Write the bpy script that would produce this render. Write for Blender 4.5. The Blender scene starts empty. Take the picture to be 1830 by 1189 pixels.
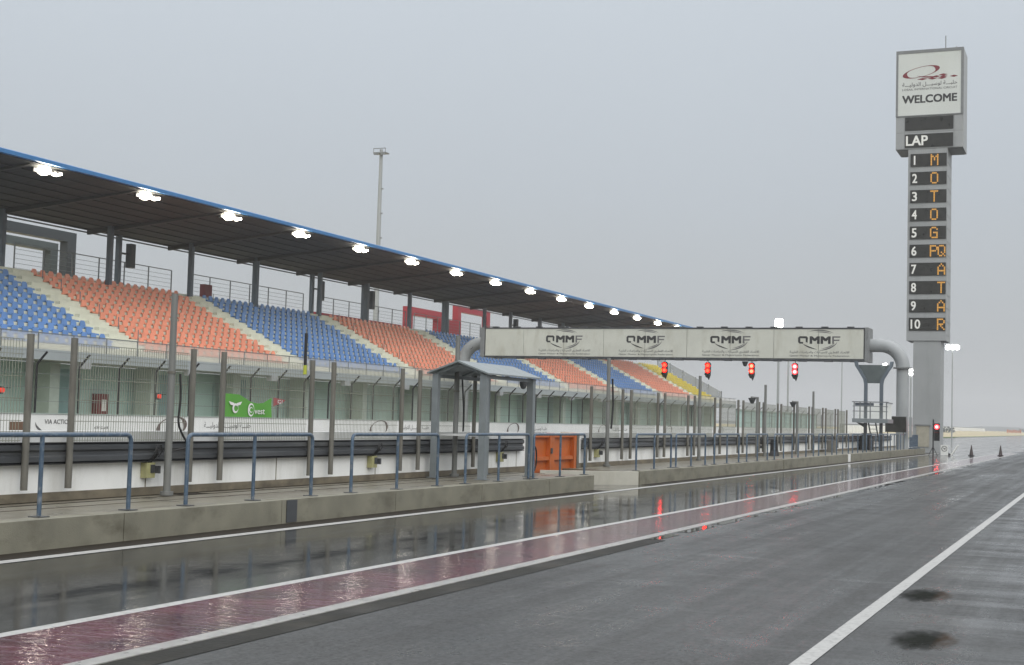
import bpy, math, random
from mathutils import Vector, Matrix
random.seed(7)
R = math.radians
S = bpy.context.scene
C = S.collection

# ---------------------------------------------------------------- camera
cam = bpy.data.cameras.new('camera'); cam_o = bpy.data.objects.new('camera', cam); C.objects.link(cam_o)
S.camera = cam_o
yaw, pitch, roll = 0.39912999, 0.06041667, 0.02777091
cy, sy, cp, sp = math.cos(yaw), math.sin(yaw), math.cos(pitch), math.sin(pitch)
fw = Vector((-sy*cp, cy*cp, sp)); rt = Vector((cy, sy, 0)); up = rt.cross(fw)
cr, sr = math.cos(roll), math.sin(roll)
r2 = rt*cr + up*sr; u2 = up*cr - rt*sr
EYE = Vector((0, 0, 1.75))
cam_o.matrix_world = Matrix(((r2.x, u2.x, -fw.x, EYE.x), (r2.y, u2.y, -fw.y, EYE.y), (r2.z, u2.z, -fw.z, EYE.z), (0, 0, 0, 1)))
cam.sensor_width = 36.0
cam.lens = 36.0*2514.517/1830.0
cam.clip_start = 0.1; cam.clip_end = 6000

# ---------------------------------------------------------------- world, sun, exposure
W = bpy.data.worlds.new('World'); S.world = W; W.use_nodes = True
nt = W.node_tree; nt.nodes.clear()
N = nt.nodes.new; L = nt.links.new
out = N('ShaderNodeOutputWorld'); add = N('ShaderNodeAddShader')
bg1 = N('ShaderNodeBackground'); bg2 = N('ShaderNodeBackground')
sky = N('ShaderNodeTexSky'); sky.sky_type = 'NISHITA'; sky.sun_disc = False
sky.sun_elevation = R(28); sky.sun_rotation = R(132); sky.dust_density = 4; sky.air_density = 1.5
bg1.inputs[1].default_value = 0.008
L(sky.outputs[0], bg1.inputs[0])
tc = N('ShaderNodeTexCoord'); sep = N('ShaderNodeSeparateXYZ'); L(tc.outputs['Generated'], sep.inputs[0])
noi = N('ShaderNodeTexNoise'); noi.inputs['Scale'].default_value = 1.6; noi.inputs['Detail'].default_value = 3
L(tc.outputs['Generated'], noi.inputs['Vector'])
m1 = N('ShaderNodeMath'); m1.operation = 'MULTIPLY_ADD'; m1.inputs[1].default_value = 0.11; L(noi.outputs[0], m1.inputs[0]); 
m2 = N('ShaderNodeMath'); m2.operation = 'SUBTRACT'; m2.inputs[1].default_value = 0.055
L(sep.outputs[2], m2.inputs[0]); L(m2.outputs[0], m1.inputs[2])
ramp = N('ShaderNodeValToRGB'); L(m1.outputs[0], ramp.inputs[0])
cr_ = ramp.color_ramp
cr_.elements[0].position = 0.0; cr_.elements[0].color = (0.425, 0.443, 0.446, 1)
cr_.elements[1].position = 1.0; cr_.elements[1].color = (1.9, 1.9, 1.92, 1)
for p, c in ((0.06, (0.43, 0.456, 0.480, 1)), (0.16, (0.485, 0.526, 0.575, 1)), (0.30, (0.57, 0.62, 0.675, 1)), (0.55, (1.2, 1.24, 1.29, 1))):
    e = cr_.elements.new(p); e.color = c
bg2.inputs[1].default_value = 1.0
L(ramp.outputs[0], bg2.inputs[0])
L(bg1.outputs[0], add.inputs[0]); L(bg2.outputs[0], add.inputs[1]); L(add.outputs[0], out.inputs[0])

sun = bpy.data.lights.new('sun', 'SUN'); sun.energy = 1.0; sun.angle = R(40); sun.color = (1, 0.97, 0.93)
sun_o = bpy.data.objects.new('sun', sun); C.objects.link(sun_o)
sun_o.rotation_euler = (R(62), 0, R(48))   # behind the photographer, high and veiled by cloud
S.view_settings.view_transform = 'Standard'; S.view_settings.look = 'None'
S.view_settings.exposure = 0.0; S.view_settings.gamma = 1.0
S.cycles.max_bounces = 6; S.cycles.transparent_max_bounces = 12
S.cycles.use_denoising = True
S.cycles.sample_clamp_indirect = 2.5

# ---------------------------------------------------------------- materials
def newmat(name):
    m = bpy.data.materials.new(name); m.use_nodes = True
    b = m.node_tree.nodes['Principled BSDF']
    return m, m.node_tree, b

def mat(name, col, rough=0.6, metal=0.0, var=0.12, scale=3.0, stretch=(1, 1, 1), bump=0.0, bscale=40.0, spec=0.5,
        stain=None, stain_amt=0.5, stain_scale=1.2, stain_stretch=(1, 1, 0.25), rvar=0.1):
    m, t, b = newmat(name)
    n, l = t.nodes.new, t.links.new
    geo = n('ShaderNodeNewGeometry')
    mp = n('ShaderNodeMapping'); mp.inputs['Scale'].default_value = stretch; l(geo.outputs['Position'], mp.inputs[0])
    no = n('ShaderNodeTexNoise'); no.inputs['Scale'].default_value = scale; no.inputs['Detail'].default_value = 5
    l(mp.outputs[0], no.inputs['Vector'])
    mr = n('ShaderNodeMapRange'); mr.inputs[1].default_value = 0.3; mr.inputs[2].default_value = 0.7
    mr.inputs[3].default_value = 1-var; mr.inputs[4].default_value = 1+var; l(no.outputs[0], mr.inputs[0])
    mx = n('ShaderNodeVectorMath'); mx.operation = 'SCALE'; mx.inputs[0].default_value = col[:3]; l(mr.outputs[0], mx.inputs['Scale'])
    last = mx.outputs[0]
    if stain:
        mp2 = n('ShaderNodeMapping'); mp2.inputs['Scale'].default_value = stain_stretch; l(geo.outputs['Position'], mp2.inputs[0])
        n2 = n('ShaderNodeTexNoise'); n2.inputs['Scale'].default_value = stain_scale; n2.inputs['Detail'].default_value = 7
        n2.inputs['Roughness'].default_value = 0.65; l(mp2.outputs[0], n2.inputs['Vector'])
        r_ = n('ShaderNodeMapRange'); r_.inputs[1].default_value = 0.5; r_.inputs[2].default_value = 0.72
        r_.inputs[3].default_value = 0; r_.inputs[4].default_value = stain_amt; l(n2.outputs[0], r_.inputs[0])
        mm = n('ShaderNodeMix'); mm.data_type = 'RGBA'; l(r_.outputs[0], mm.inputs[0]); l(last, mm.inputs[6])
        mm.inputs[7].default_value = (*stain, 1); last = mm.outputs[2]
    l(last, b.inputs['Base Color'])
    rr = n('ShaderNodeMapRange'); rr.inputs[1].default_value = 0.3; rr.inputs[2].default_value = 0.7
    rr.inputs[3].default_value = max(0.02, rough-rvar); rr.inputs[4].default_value = min(1, rough+rvar); l(no.outputs[0], rr.inputs[0])
    l(rr.outputs[0], b.inputs['Roughness'])
    b.inputs['Metallic'].default_value = metal
    b.inputs['Specular IOR Level'].default_value = spec
    if bump:
        nb = n('ShaderNodeTexNoise'); nb.inputs['Scale'].default_value = bscale; nb.inputs['Detail'].default_value = 4; l(geo.outputs['Position'], nb.inputs['Vector'])
        bp = n('ShaderNodeBump'); bp.inputs['Strength'].default_value = bump; bp.inputs['Distance'].default_value = 0.02
        l(nb.outputs[0], bp.inputs['Height']); l(bp.outputs[0], b.inputs['Normal'])
    return m

def emis(name, col, strength, base=(0.1, 0.1, 0.1)):
    m, t, b = newmat(name)
    b.inputs['Base Color'].default_value = (*base, 1)
    b.inputs['Emission Color'].default_value = (*col, 1); b.inputs['Emission Strength'].default_value = strength
    return m

def frosted(name, col, opac):
    m, t, b = newmat(name)
    n, l = t.nodes.new, t.links.new
    b.inputs['Base Color'].default_value = (*col, 1); b.inputs['Roughness'].default_value = 0.4
    geo = n('ShaderNodeNewGeometry'); no = n('ShaderNodeTexNoise'); no.inputs['Scale'].default_value = 0.8; l(geo.outputs['Position'], no.inputs['Vector'])
    mr = n('ShaderNodeMapRange'); mr.inputs[3].default_value = opac-0.08; mr.inputs[4].default_value = opac+0.08; l(no.outputs[0], mr.inputs[0])
    l(mr.outputs[0], b.inputs['Alpha'])
    return m

def wet_asphalt(name):
    """dark tarmac under rain water: film depth (and so the gloss) depends on where water lies across the lane"""
    m, t, b = newmat(name)
    n, l = t.nodes.new, t.links.new
    geo = n('ShaderNodeNewGeometry'); sx = n('ShaderNodeSeparateXYZ'); l(geo.outputs['Position'], sx.inputs[0])
    def noise(scale, stretch, detail=5, rough=0.55, rot=0):
        mp = n('ShaderNodeMapping'); mp.inputs['Scale'].default_value = stretch; mp.inputs['Rotation'].default_value = (0, 0, rot); l(geo.outputs['Position'], mp.inputs[0])
        q = n('ShaderNodeTexNoise'); q.inputs['Scale'].default_value = scale; q.inputs['Detail'].default_value = detail; q.inputs['Roughness'].default_value = rough
        l(mp.outputs[0], q.inputs['Vector']); return q.outputs[0]
    def math_(op, a, b_=None, c=None, clamp=False):
        q = n('ShaderNodeMath'); q.operation = op; q.use_clamp = clamp
        for i, v in enumerate((a, b_, c)):
            if v is None: continue
            if isinstance(v, (int, float)): q.inputs[i].default_value = v
            else: l(v, q.inputs[i])
        return q.outputs[0]
    def rng(v, a, b_, c, d):
        q = n('ShaderNodeMapRange'); l(v, q.inputs[0])
        for i, k in enumerate((a, b_, c, d)): q.inputs[i+1].default_value = k
        return q.outputs[0]
    big = noise(0.35, (1, 0.35, 1)); mid = noise(1.3, (1, 0.5, 1)); band = noise(1.0, (0.10, 1.15, 1), 4, 0.6); fine = noise(60, (1, 1, 1), 3)
    patch = noise(0.8, (0.45, 0.25, 1), 4, 0.6)
    # base colour: patches of repaired and wetter tarmac, tyre-dark streaks along the lane, aggregate grain
    streak = noise(1.0, (2.6, 0.045, 1), 4, 0.6); grain = noise(34, (1, 1, 1), 4, 0.75); blotch = noise(2.4, (1, 0.6, 1), 6, 0.65)
    k = math_('ADD', rng(patch, 0.3, 0.7, 0.72, 1.22), rng(grain, 0.36, 0.64, -0.6, 0.75))
    k = math_('ADD', k, rng(streak, 0.35, 0.65, -0.18, 0.16)); k = math_('ADD', k, rng(blotch, 0.3, 0.7, -0.18, 0.18))
    bc = n('ShaderNodeVectorMath'); bc.operation = 'SCALE'; bc.inputs[0].default_value = (0.040, 0.041, 0.040); l(k, bc.inputs['Scale'])
    l(bc.outputs[0], b.inputs['Base Color'])
    # water film: 1 in the low strip beside the pit wall, less on the crown of the lane, banded on the apron
    x = sx.outputs[0]
    xn = math_('MULTIPLY_ADD', math_('SUBTRACT', big, 0.5), 3.0, x)
    low = rng(xn, -7.0, -5.6, 1.0, 0.0)
    right = rng(x, -2.3, -1.6, 0.0, 1.0)
    pud = rng(mid, 0.48, 0.62, 0.0, 1.0)
    bandw = math_('MULTIPLY', right, rng(band, 0.42, 0.6, 0.0, 1.0))
    film = math_('ADD', math_('MULTIPLY', low, rng(pud, 0, 1, 0.88, 1.0)), math_('MULTIPLY', bandw, 0.5), clamp=True)
    slick = math_('MULTIPLY', rng(noise(1.1, (0.45, 1.5, 1), 4, 0.6), 0.60, 0.70, 0.0, 0.35), math_('SUBTRACT', 1.0, low))
    film = math_('MAXIMUM', film, slick)
    rough = rng(film, 0, 1, 0.40, 0.06)
    dry = math_('ADD', math_('ADD', rng(big, 0.35, 0.65, -0.08, 0.06), rng(blotch, 0.35, 0.65, -0.11, 0.11)), rng(streak, 0.38, 0.62, -0.08, 0.12))
    rough2 = math_('ADD', rough, math_('MULTIPLY', dry, math_('SUBTRACT', 1.0, math_('MULTIPLY', film, 0.85))))
    l(rough2, b.inputs['Roughness'])
    b.inputs['IOR'].default_value = 1.38
    grain2 = noise(17, (1, 0.8, 1), 5, 0.8)
    spd = math_('MULTIPLY', rng(grain2, 0.38, 0.62, 0.35, 1.55), rng(blotch, 0.3, 0.7, 0.20, 0.36))
    mxs = math_('ADD', math_('MULTIPLY', spd, math_('SUBTRACT', 1.0, film)), math_('MULTIPLY', 0.5, film)); l(mxs, b.inputs['Specular IOR Level'])
    bp = n('ShaderNodeBump'); bp.inputs['Distance'].default_value = 0.004
    l(math_('MULTIPLY', math_('SUBTRACT', 1.0, film), 0.8), bp.inputs['Strength'])
    l(grain, bp.inputs['Height'])
    rip = noise(5.0, (1, 0.6, 1), 3)
    bp2 = n('ShaderNodeBump'); bp2.inputs['Distance'].default_value = 0.012; bp2.inputs['Strength'].default_value = 0.10
    l(rip, bp2.inputs['Height']); l(bp.outputs[0], bp2.inputs['Normal'])
    l(bp2.outputs[0], b.inputs['Normal'])
    return m

def rippled(name, col, rough, strength, scale=7.0, dist=0.012):
    m, t, b = newmat(name)
    n, l = t.nodes.new, t.links.new
    geo = n('ShaderNodeNewGeometry')
    mp = n('ShaderNodeMapping'); mp.inputs['Scale'].default_value = (0.45, 1.6, 1); mp.inputs['Rotation'].default_value = (0, 0, R(20)); l(geo.outputs['Position'], mp.inputs[0])
    q = n('ShaderNodeTexNoise'); q.inputs['Scale'].default_value = scale; q.inputs['Detail'].default_value = 3; q.inputs['Roughness'].default_value = 0.6; l(mp.outputs[0], q.inputs['Vector'])
    q2 = n('ShaderNodeTexNoise'); q2.inputs['Scale'].default_value = 1.3; q2.inputs['Detail'].default_value = 5; l(geo.outputs['Position'], q2.inputs['Vector'])
    mr = n('ShaderNodeMapRange'); mr.inputs[1].default_value = 0.3; mr.inputs[2].default_value = 0.7; mr.inputs[3].default_value = 0.45; mr.inputs[4].default_value = 1.4; l(q2.outputs[0], mr.inputs[0])
    sc = n('ShaderNodeVectorMath'); sc.operation = 'SCALE'; sc.inputs[0].default_value = col; l(mr.outputs[0], sc.inputs['Scale']); l(sc.outputs[0], b.inputs['Base Color'])
    b.inputs['Roughness'].default_value = rough; b.inputs['IOR'].default_value = 1.36
    bp = n('ShaderNodeBump'); bp.inputs['Strength'].default_value = strength; bp.inputs['Distance'].default_value = dist
    l(q.outputs[0], bp.inputs['Height']); l(bp.outputs[0], b.inputs['Normal'])
    return m

M = dict(
    asphalt=wet_asphalt('wet_asphalt'),
    maroon=rippled('maroon_paint_under_water', (0.098, 0.019, 0.036), 0.045, 0.6, 6.0, 0.02),
    channel=rippled('drain_water', (0.014, 0.014, 0.013), 0.05, 0.06, 3.0, 0.004),
    line=mat('worn_white_paint', (0.40, 0.40, 0.385), 0.45, var=0.15, scale=30, stain=(0.12, 0.12, 0.115), stain_amt=0.7, stain_scale=13, stain_stretch=(1, 1, 1)),
    slot=mat('slot_dark_reflection', (0.022, 0.021, 0.017), 0.55, var=0.35, scale=3, stretch=(1, 0.4, 1), bump=0.4, bscale=25, spec=0.08, stain=(0.07, 0.065, 0.055), stain_amt=0.6, stain_scale=1.1),
    ledge=mat('pale_concrete_edge', (0.30, 0.295, 0.28), 0.35, var=0.2, scale=9, stain=(0.12, 0.11, 0.10), stain_amt=0.6, stain_scale=4, stain_stretch=(1, 0.6, 1)),
    gutter=mat('dirty_gutter', (0.024, 0.019, 0.013), 0.7, var=0.4, scale=5, bump=0.3, spec=0.15),
    kerb=mat('weathered_kerb_concrete', (0.195, 0.187, 0.142), 0.7, var=0.16, scale=2.2, bump=0.25, bscale=55, stain=(0.085, 0.075, 0.05), stain_amt=0.75, stain_scale=1.6, stain_stretch=(1, 0.8, 1.6)),
    deck=mat('wet_walkway_concrete', (0.165, 0.15, 0.11), 0.35, var=0.22, scale=1.8, bump=0.2, stain=(0.08, 0.055, 0.035), stain_amt=0.75, stain_scale=0.9, stain_stretch=(2.2, 0.35, 1)),
    wallwhite=mat('white_painted_wall', (0.82, 0.83, 0.81), 0.6, var=0.04, scale=1.5, stain=(0.42, 0.41, 0.36), stain_amt=0.45, stain_scale=1.2, stain_stretch=(1, 1, 0.35), bump=0.05),
    plinth=mat('dirty_plinth', (0.17, 0.145, 0.10), 0.6, var=0.3, scale=3, stain=(0.05, 0.04, 0.03), stain_amt=0.7, stain_scale=3, stain_stretch=(1, 0.6, 1.5)),
    wallgrey=mat('bare_grey_wall', (0.55, 0.56, 0.55), 0.65, var=0.08, scale=2, stain=(0.3, 0.3, 0.28), stain_amt=0.4),
    guard=mat('dark_galvanised_steel', (0.065, 0.070, 0.075), 0.45, 0.3, var=0.25, scale=2.5, stretch=(1, 0.3, 3), stain=(0.17, 0.17, 0.16), stain_amt=0.5, stain_scale=1.2, stain_stretch=(1, 0.5, 4)),
    black=mat('black_rubber_and_shade', (0.012, 0.012, 0.013), 0.5, var=0.2),
    post=mat('weathered_brown_grey_steel', (0.145, 0.14, 0.12), 0.6, 0.1, var=0.18, scale=6, stretch=(1, 1, 0.4), stain=(0.10, 0.085, 0.06), stain_amt=0.5, stain_scale=5),
    pole=mat('grey_steel_pole', (0.185, 0.19, 0.18), 0.5, 0.15, var=0.12, scale=4, stretch=(1, 1, 0.3)),
    wire=mat('galvanised_mesh', (0.27, 0.28, 0.225), 0.5, 0.2, var=0.1),
    rail=mat('blue_grey_rail_paint', (0.065, 0.105, 0.155), 0.4, 0.1, var=0.15, scale=9, stain=(0.25, 0.27, 0.28), stain_amt=0.7, stain_scale=11, stain_stretch=(1, 1, 1)),
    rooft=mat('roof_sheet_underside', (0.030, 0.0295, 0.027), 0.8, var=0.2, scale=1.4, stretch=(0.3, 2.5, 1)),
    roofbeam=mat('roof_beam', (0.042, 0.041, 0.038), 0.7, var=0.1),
    blue=mat('blue_fascia', (0.04, 0.18, 0.42), 0.4, var=0.08),
    steelcol=mat('blue_grey_column', (0.10, 0.125, 0.15), 0.5, var=0.1),
    terrace=mat('terrace_concrete', (0.70, 0.71, 0.59), 0.7, var=0.08, scale=1.5, stain=(0.5, 0.5, 0.41), stain_amt=0.5, stain_scale=0.6, stain_stretch=(1, 1, 1)),
    slab=mat('slab_concrete', (0.34, 0.375, 0.38), 0.7, var=0.06, scale=0.7, stain=(0.30, 0.33, 0.33), stain_amt=0.4),
    teal=mat('pale_teal_wall', (0.43, 0.59, 0.55), 0.5, var=0.08, scale=0.7),
    tealdark=mat('dark_teal_opening', (0.22, 0.36, 0.36), 0.4, var=0.15, scale=0.7),
    tealpil=mat('grey_green_pillar', (0.38, 0.45, 0.40), 0.5, var=0.06),
    board=mat('white_board', (0.86, 0.87, 0.84), 0.5, var=0.04, scale=0.8, stain=(0.66, 0.68, 0.63), stain_amt=0.4, stain_scale=0.5),
    banner=mat('cream_gantry_panel', (0.58, 0.59, 0.52), 0.5, var=0.05, scale=0.9, stain=(0.40, 0.39, 0.31), stain_amt=0.65, stain_scale=0.8, stain_stretch=(1.5, 1, 0.5)),
    seatb=mat('blue_seat_plastic', (0.12, 0.25, 0.52), 0.38, var=0.15, scale=0.8),
    seato=mat('orange_seat_plastic', (0.78, 0.30, 0.185), 0.38, var=0.12, scale=0.8),
    seaty=mat('yellow_seat_plastic', (0.62, 0.50, 0.04), 0.4, var=0.1, scale=0.8),
    glass=frosted('frosted_balustrade', (0.70, 0.69, 0.63), 0.52),
    meshp=frosted('woven_mesh_panel', (0.30, 0.33, 0.37), 0.5),
    railgrey=mat('grey_thin_rail', (0.17, 0.185, 0.19), 0.5, var=0.1),
    tower=mat('grey_cladding', (0.33, 0.345, 0.345), 0.5, var=0.04, scale=0.6, stain=(0.22, 0.23, 0.225), stain_amt=0.55, stain_scale=0.9, stain_stretch=(1, 1, 0.2)),
    towerdark=mat('grey_frame', (0.20, 0.21, 0.21), 0.5, var=0.08),
    towersign=mat('sign_face', (0.62, 0.65, 0.615), 0.45, var=0.04, scale=0.5, stain=(0.5, 0.54, 0.46), stain_amt=0.4, stain_scale=0.4),
    screen=mat('dark_display', (0.022, 0.022, 0.018), 0.35, var=0.3, scale=2),
    pipe=mat('grey_painted_pipe', (0.33, 0.35, 0.355), 0.45, var=0.06, scale=0.8, stain=(0.17, 0.185, 0.18), stain_amt=0.65, stain_scale=0.9, stain_stretch=(1, 1, 0.3)),
    ink=mat('black_lettering', (0.03, 0.03, 0.03), 0.5, var=0.05),
    inkgrey=mat('grey_lettering', (0.13, 0.13, 0.13), 0.5, var=0.05),
    inkred=mat('dark_red_lettering', (0.19, 0.025, 0.035), 0.5, var=0.1),
    white=mat('white_paint', (0.78, 0.78, 0.76), 0.5, var=0.03),
    orange=mat('orange_gate_steel', (0.46, 0.11, 0.015), 0.5, var=0.12, scale=3, stain=(0.36, 0.07, 0.015), stain_amt=0.4),
    cream=mat('cream_wall_end', (0.62, 0.55, 0.45), 0.6, var=0.05),
    shelter=mat('pale_steel_frame', (0.20, 0.225, 0.235), 0.5, 0.1, var=0.1, scale=4, stain=(0.16, 0.17, 0.16), stain_amt=0.5, stain_scale=4),
    sheet=mat('shelter_roof_sheet', (0.23, 0.26, 0.265), 0.4, 0.2, var=0.08),
    box=mat('yellowed_plastic_box', (0.34, 0.33, 0.16), 0.5, var=0.15, scale=9),
    redarch=mat('red_portal', (0.34, 0.028, 0.040), 0.45, var=0.1),
    blkarch=mat('charcoal_portal', (0.045, 0.052, 0.055), 0.5, var=0.1),
    gryarch=mat('grey_portal', (0.085, 0.105, 0.105), 0.5, var=0.1),
    green=mat('green_banner', (0.105, 0.34, 0.05), 0.6, var=0.15, scale=1.4),
    sand=mat('sand', (0.42, 0.36, 0.22), 0.9, var=0.15, scale=0.15, bump=0.2, bscale=3),
    grass=mat('grass_verge', (0.09, 0.13, 0.035), 0.9, var=0.3, scale=0.5),
    hill=mat('far_scrub', (0.10, 0.115, 0.11), 0.9, var=0.2, scale=0.02),
    mast=mat('mast_steel', (0.33, 0.35, 0.35), 0.5, 0.1, var=0.06, stretch=(1, 1, 0.1)),
    cone=mat('dark_cone', (0.045, 0.03, 0.028), 0.5, var=0.2),
    orangenet=mat('orange_netting', (0.5, 0.2, 0.12), 0.6, var=0.1),
    redbox=mat('red_cabinet', (0.16, 0.02, 0.02), 0.5, var=0.05),
    flood=emis('floodlight_glow', (1.0, 0.93, 0.78), 36.0, (0.9, 0.9, 0.9)),
    mastlamp=emis('mast_lamp_glow', (0.98, 1.0, 0.96), 14.0, (0.9, 0.9, 0.9)),
    redlamp=emis('red_signal_glow', (1.0, 0.012, 0.006), 2.2, (0.5, 0.02, 0.01)),
    redlamp2=emis('orange_red_signal_glow', (1.0, 0.005, 0.002), 42.0, (0.5, 0.02, 0.01)),
    redlamp3=emis('bright_red_signal_glow', (1.0, 0.045, 0.06), 3.2, (0.5, 0.02, 0.01)),
    hot=emis('signal_core', (1.0, 0.018, 0.009), 42.0, (0.5, 0.02, 0.01)),
    amber=emis('amber_led', (1.0, 0.50, 0.10), 0.62, (0.1, 0.05, 0.0)),
    ivory=mat('white_display_numeral', (0.85, 0.85, 0.80), 0.5, var=0.02),
    hot2=emis('signal_white_core', (1.0, 0.026, 0.026), 45.0, (0.5, 0.02, 0.01)),
    smallred=emis('small_red_lamp', (1.0, 0.10, 0.05), 0.45, (0.5, 0.03, 0.02)),
)
M['redlamp_dim'] = emis('deep_red_lens', (0.6, 0.01, 0.01), 0.25, (0.12, 0.01, 0.01))

# ---------------------------------------------------------------- mesh helpers
ORG = {}
class MB:
    def __init__(s): s.v = []; s.f = []; s.sm = []; s.mi = []; s.cur = 0
    def _add(s, vs, fs, smooth=False):
        o = len(s.v); s.v += [tuple(p) for p in vs]
        for f in fs: s.f.append([i+o for i in f]); s.sm.append(smooth); s.mi.append(s.cur)
        return s
    def box(s, x0, x1, y0, y1, z0, z1):
        v = [(x, y, z) for z in (z0, z1) for y in (y0, y1) for x in (x0, x1)]
        return s._add(v, [(0, 2, 3, 1), (4, 5, 7, 6), (0, 1, 5, 4), (2, 6, 7, 3), (0, 4, 6, 2), (1, 3, 7, 5)])
    def quad(s, a, b, c, d): return s._add([a, b, c, d], [(0, 1, 2, 3)])
    def cyl(s, a, b, r, r2=None, n=10, cap=True):
        a = Vector(a); b = Vector(b); r2 = r if r2 is None else r2
        d = (b-a).normalized(); t = Vector((0, 0, 1)) if abs(d.z) < 0.9 else Vector((1, 0, 0))
        u = d.cross(t).normalized(); w = d.cross(u)
        vs = []
        for k in range(n):
            q = 2*math.pi*k/n; e = u*math.cos(q)+w*math.sin(q)
            vs += [a+e*r, b+e*r2]
        s._add(vs, [(2*k, 2*((k+1) % n), 2*((k+1) % n)+1, 2*k+1) for k in range(n)], True)
        if cap:
            s._add([vs[2*k] for k in range(n)], [tuple(range(n))]); s._add([vs[2*k+1] for k in range(n)], [tuple(reversed(range(n)))])
        return s
    def tube(s, pts, r, n=8):
        pts = [Vector(p) for p in pts]; rings = []
        prev = None
        for i, p in enumerate(pts):
            d = (pts[min(i+1, len(pts)-1)]-pts[max(i-1, 0)]).normalized()
            if prev is None:
                t = Vector((0, 0, 1)) if abs(d.z) < 0.9 else Vector((1, 0, 0)); u = d.cross(t).normalized()
            else: u = (prev-d*prev.dot(d)).normalized()
            prev = u; w = d.cross(u); rr = r[i] if isinstance(r, (list, tuple)) else r
            rings.append([p+(u*math.cos(2*math.pi*k/n)+w*math.sin(2*math.pi*k/n))*rr for k in range(n)])
        vs = [q for ring in rings for q in ring]
        fs = [(i*n+k, i*n+(k+1) % n, (i+1)*n+(k+1) % n, (i+1)*n+k) for i in range(len(pts)-1) for k in range(n)]
        s._add(vs, fs, True)
        s._add(rings[0], [tuple(range(n))]); s._add(rings[-1], [tuple(reversed(range(n)))])
        return s
    def prism(s, poly, axis, a, b):
        """poly in the two other axes, extruded along axis from a to b"""
        def P(p, t):
            if axis == 'x': return (t, p[0], p[1])
            if axis == 'y': return (p[0], t, p[1])
            return (p[0], p[1], t)
        n = len(poly); vs = [P(p, a) for p in poly]+[P(p, b) for p in poly]
        return s._add(vs, [tuple(range(n)), tuple(reversed(range(n, 2*n)))]+[(k, n+k, n+(k+1) % n, (k+1) % n) for k in range(n)])
    def ball(s, c, r, n=10, m=6, sz=1.0):
        vs = []; fs = []
        for i in range(m+1):
            th = math.pi*i/m
            for k in range(n):
                ph = 2*math.pi*k/n; vs.append((c[0]+r*math.sin(th)*math.cos(ph), c[1]+r*math.sin(th)*math.sin(ph), c[2]+r*sz*math.cos(th)))
        for i in range(m):
            for k in range(n): fs.append((i*n+k, (i+1)*n+k, (i+1)*n+(k+1) % n, i*n+(k+1) % n))
        return s._add(vs, fs, True)
    def build(s, name, m, parent=None):
        me = bpy.data.meshes.new(name)
        off = ORG.get(parent.name, Vector()) if parent else Vector()
        me.from_pydata([tuple(Vector(v)-off) for v in s.v], [], s.f)
        for x in (m if isinstance(m, (list, tuple)) else [m]): me.materials.append(M[x] if isinstance(x, str) else x)
        me.polygons.foreach_set('use_smooth', s.sm); me.polygons.foreach_set('material_index', s.mi)
        me.validate(); me.update()
        o = bpy.data.objects.new(name, me); C.objects.link(o)
        if parent: o.parent = parent; ORG[o.name] = off
        return o

def tag(o, label=None, cat=None, group=None, kind=None):
    if label: o['label'] = label
    if cat: o['category'] = cat
    if group: o['group'] = group
    if kind: o['kind'] = kind
    return o
def thing(name, label, cat, loc, group=None):
    o = bpy.data.objects.new(name, None); C.objects.link(o); o.location = loc; ORG[o.name] = Vector(loc)
    o.empty_display_size = 0.2
    return tag(o, label, cat, group)
def solo(mb, name, m, label, cat, group=None):
    """one-mesh thing with its origin at its base"""
    c = Vector((sum(v[0] for v in mb.v)/len(mb.v), sum(v[1] for v in mb.v)/len(mb.v), min(v[2] for v in mb.v)))
    mb.v = [tuple(Vector(v)-c) for v in mb.v]
    o = mb.build(name, m); o.location = c
    return tag(o, label, cat, group)
def dup(root, d, label=None, parent=None):
    c = root.copy(); C.objects.link(c)
    if parent is None:
        c.location = root.location+Vector(d)
        ORG[c.name] = Vector(c.location)
    else: c.parent = parent
    if label: c['label'] = label
    for ch in list(root.children): dup(ch, d, None, c)
    return c
def struct(mb, name, m, kind='structure'): return tag(mb.build(name, m), kind=kind)
ORD = ['first', 'second', 'third', 'fourth', 'fifth', 'sixth', 'seventh', 'eighth', 'ninth', 'tenth', 'eleventh', 'twelfth', 'thirteenth', 'fourteenth', 'fifteenth', 'sixteenth', 'seventeenth', 'eighteenth', 'nineteenth', 'twentieth']

# ---- lettering: Arabic letters are joined here by picking their presentation forms and laid right to left
FORMS = {'ا': (0xFE8D, 0xFE8E), 'ب': (0xFE8F, 0xFE90, 0xFE91, 0xFE92), 'ة': (0xFE93, 0xFE94), 'ت': (0xFE95, 0xFE96, 0xFE97, 0xFE98), 'ج': (0xFE9D, 0xFE9E, 0xFE9F, 0xFEA0),
         'ح': (0xFEA1, 0xFEA2, 0xFEA3, 0xFEA4), 'د': (0xFEA9, 0xFEAA), 'ر': (0xFEAD, 0xFEAE), 'س': (0xFEB1, 0xFEB2, 0xFEB3, 0xFEB4), 'ط': (0xFEC1, 0xFEC2, 0xFEC3, 0xFEC4),
         'ق': (0xFED5, 0xFED6, 0xFED7, 0xFED8), 'ل': (0xFEDD, 0xFEDE, 0xFEDF, 0xFEE0), 'ن': (0xFEE5, 0xFEE6, 0xFEE7, 0xFEE8), 'و': (0xFEED, 0xFEEE), 'ي': (0xFEF1, 0xFEF2, 0xFEF3, 0xFEF4),
         'ـ': (0x0640, 0x0640, 0x0640, 0x0640), '\u0001': (0xFEFB, 0xFEFC)}
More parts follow.
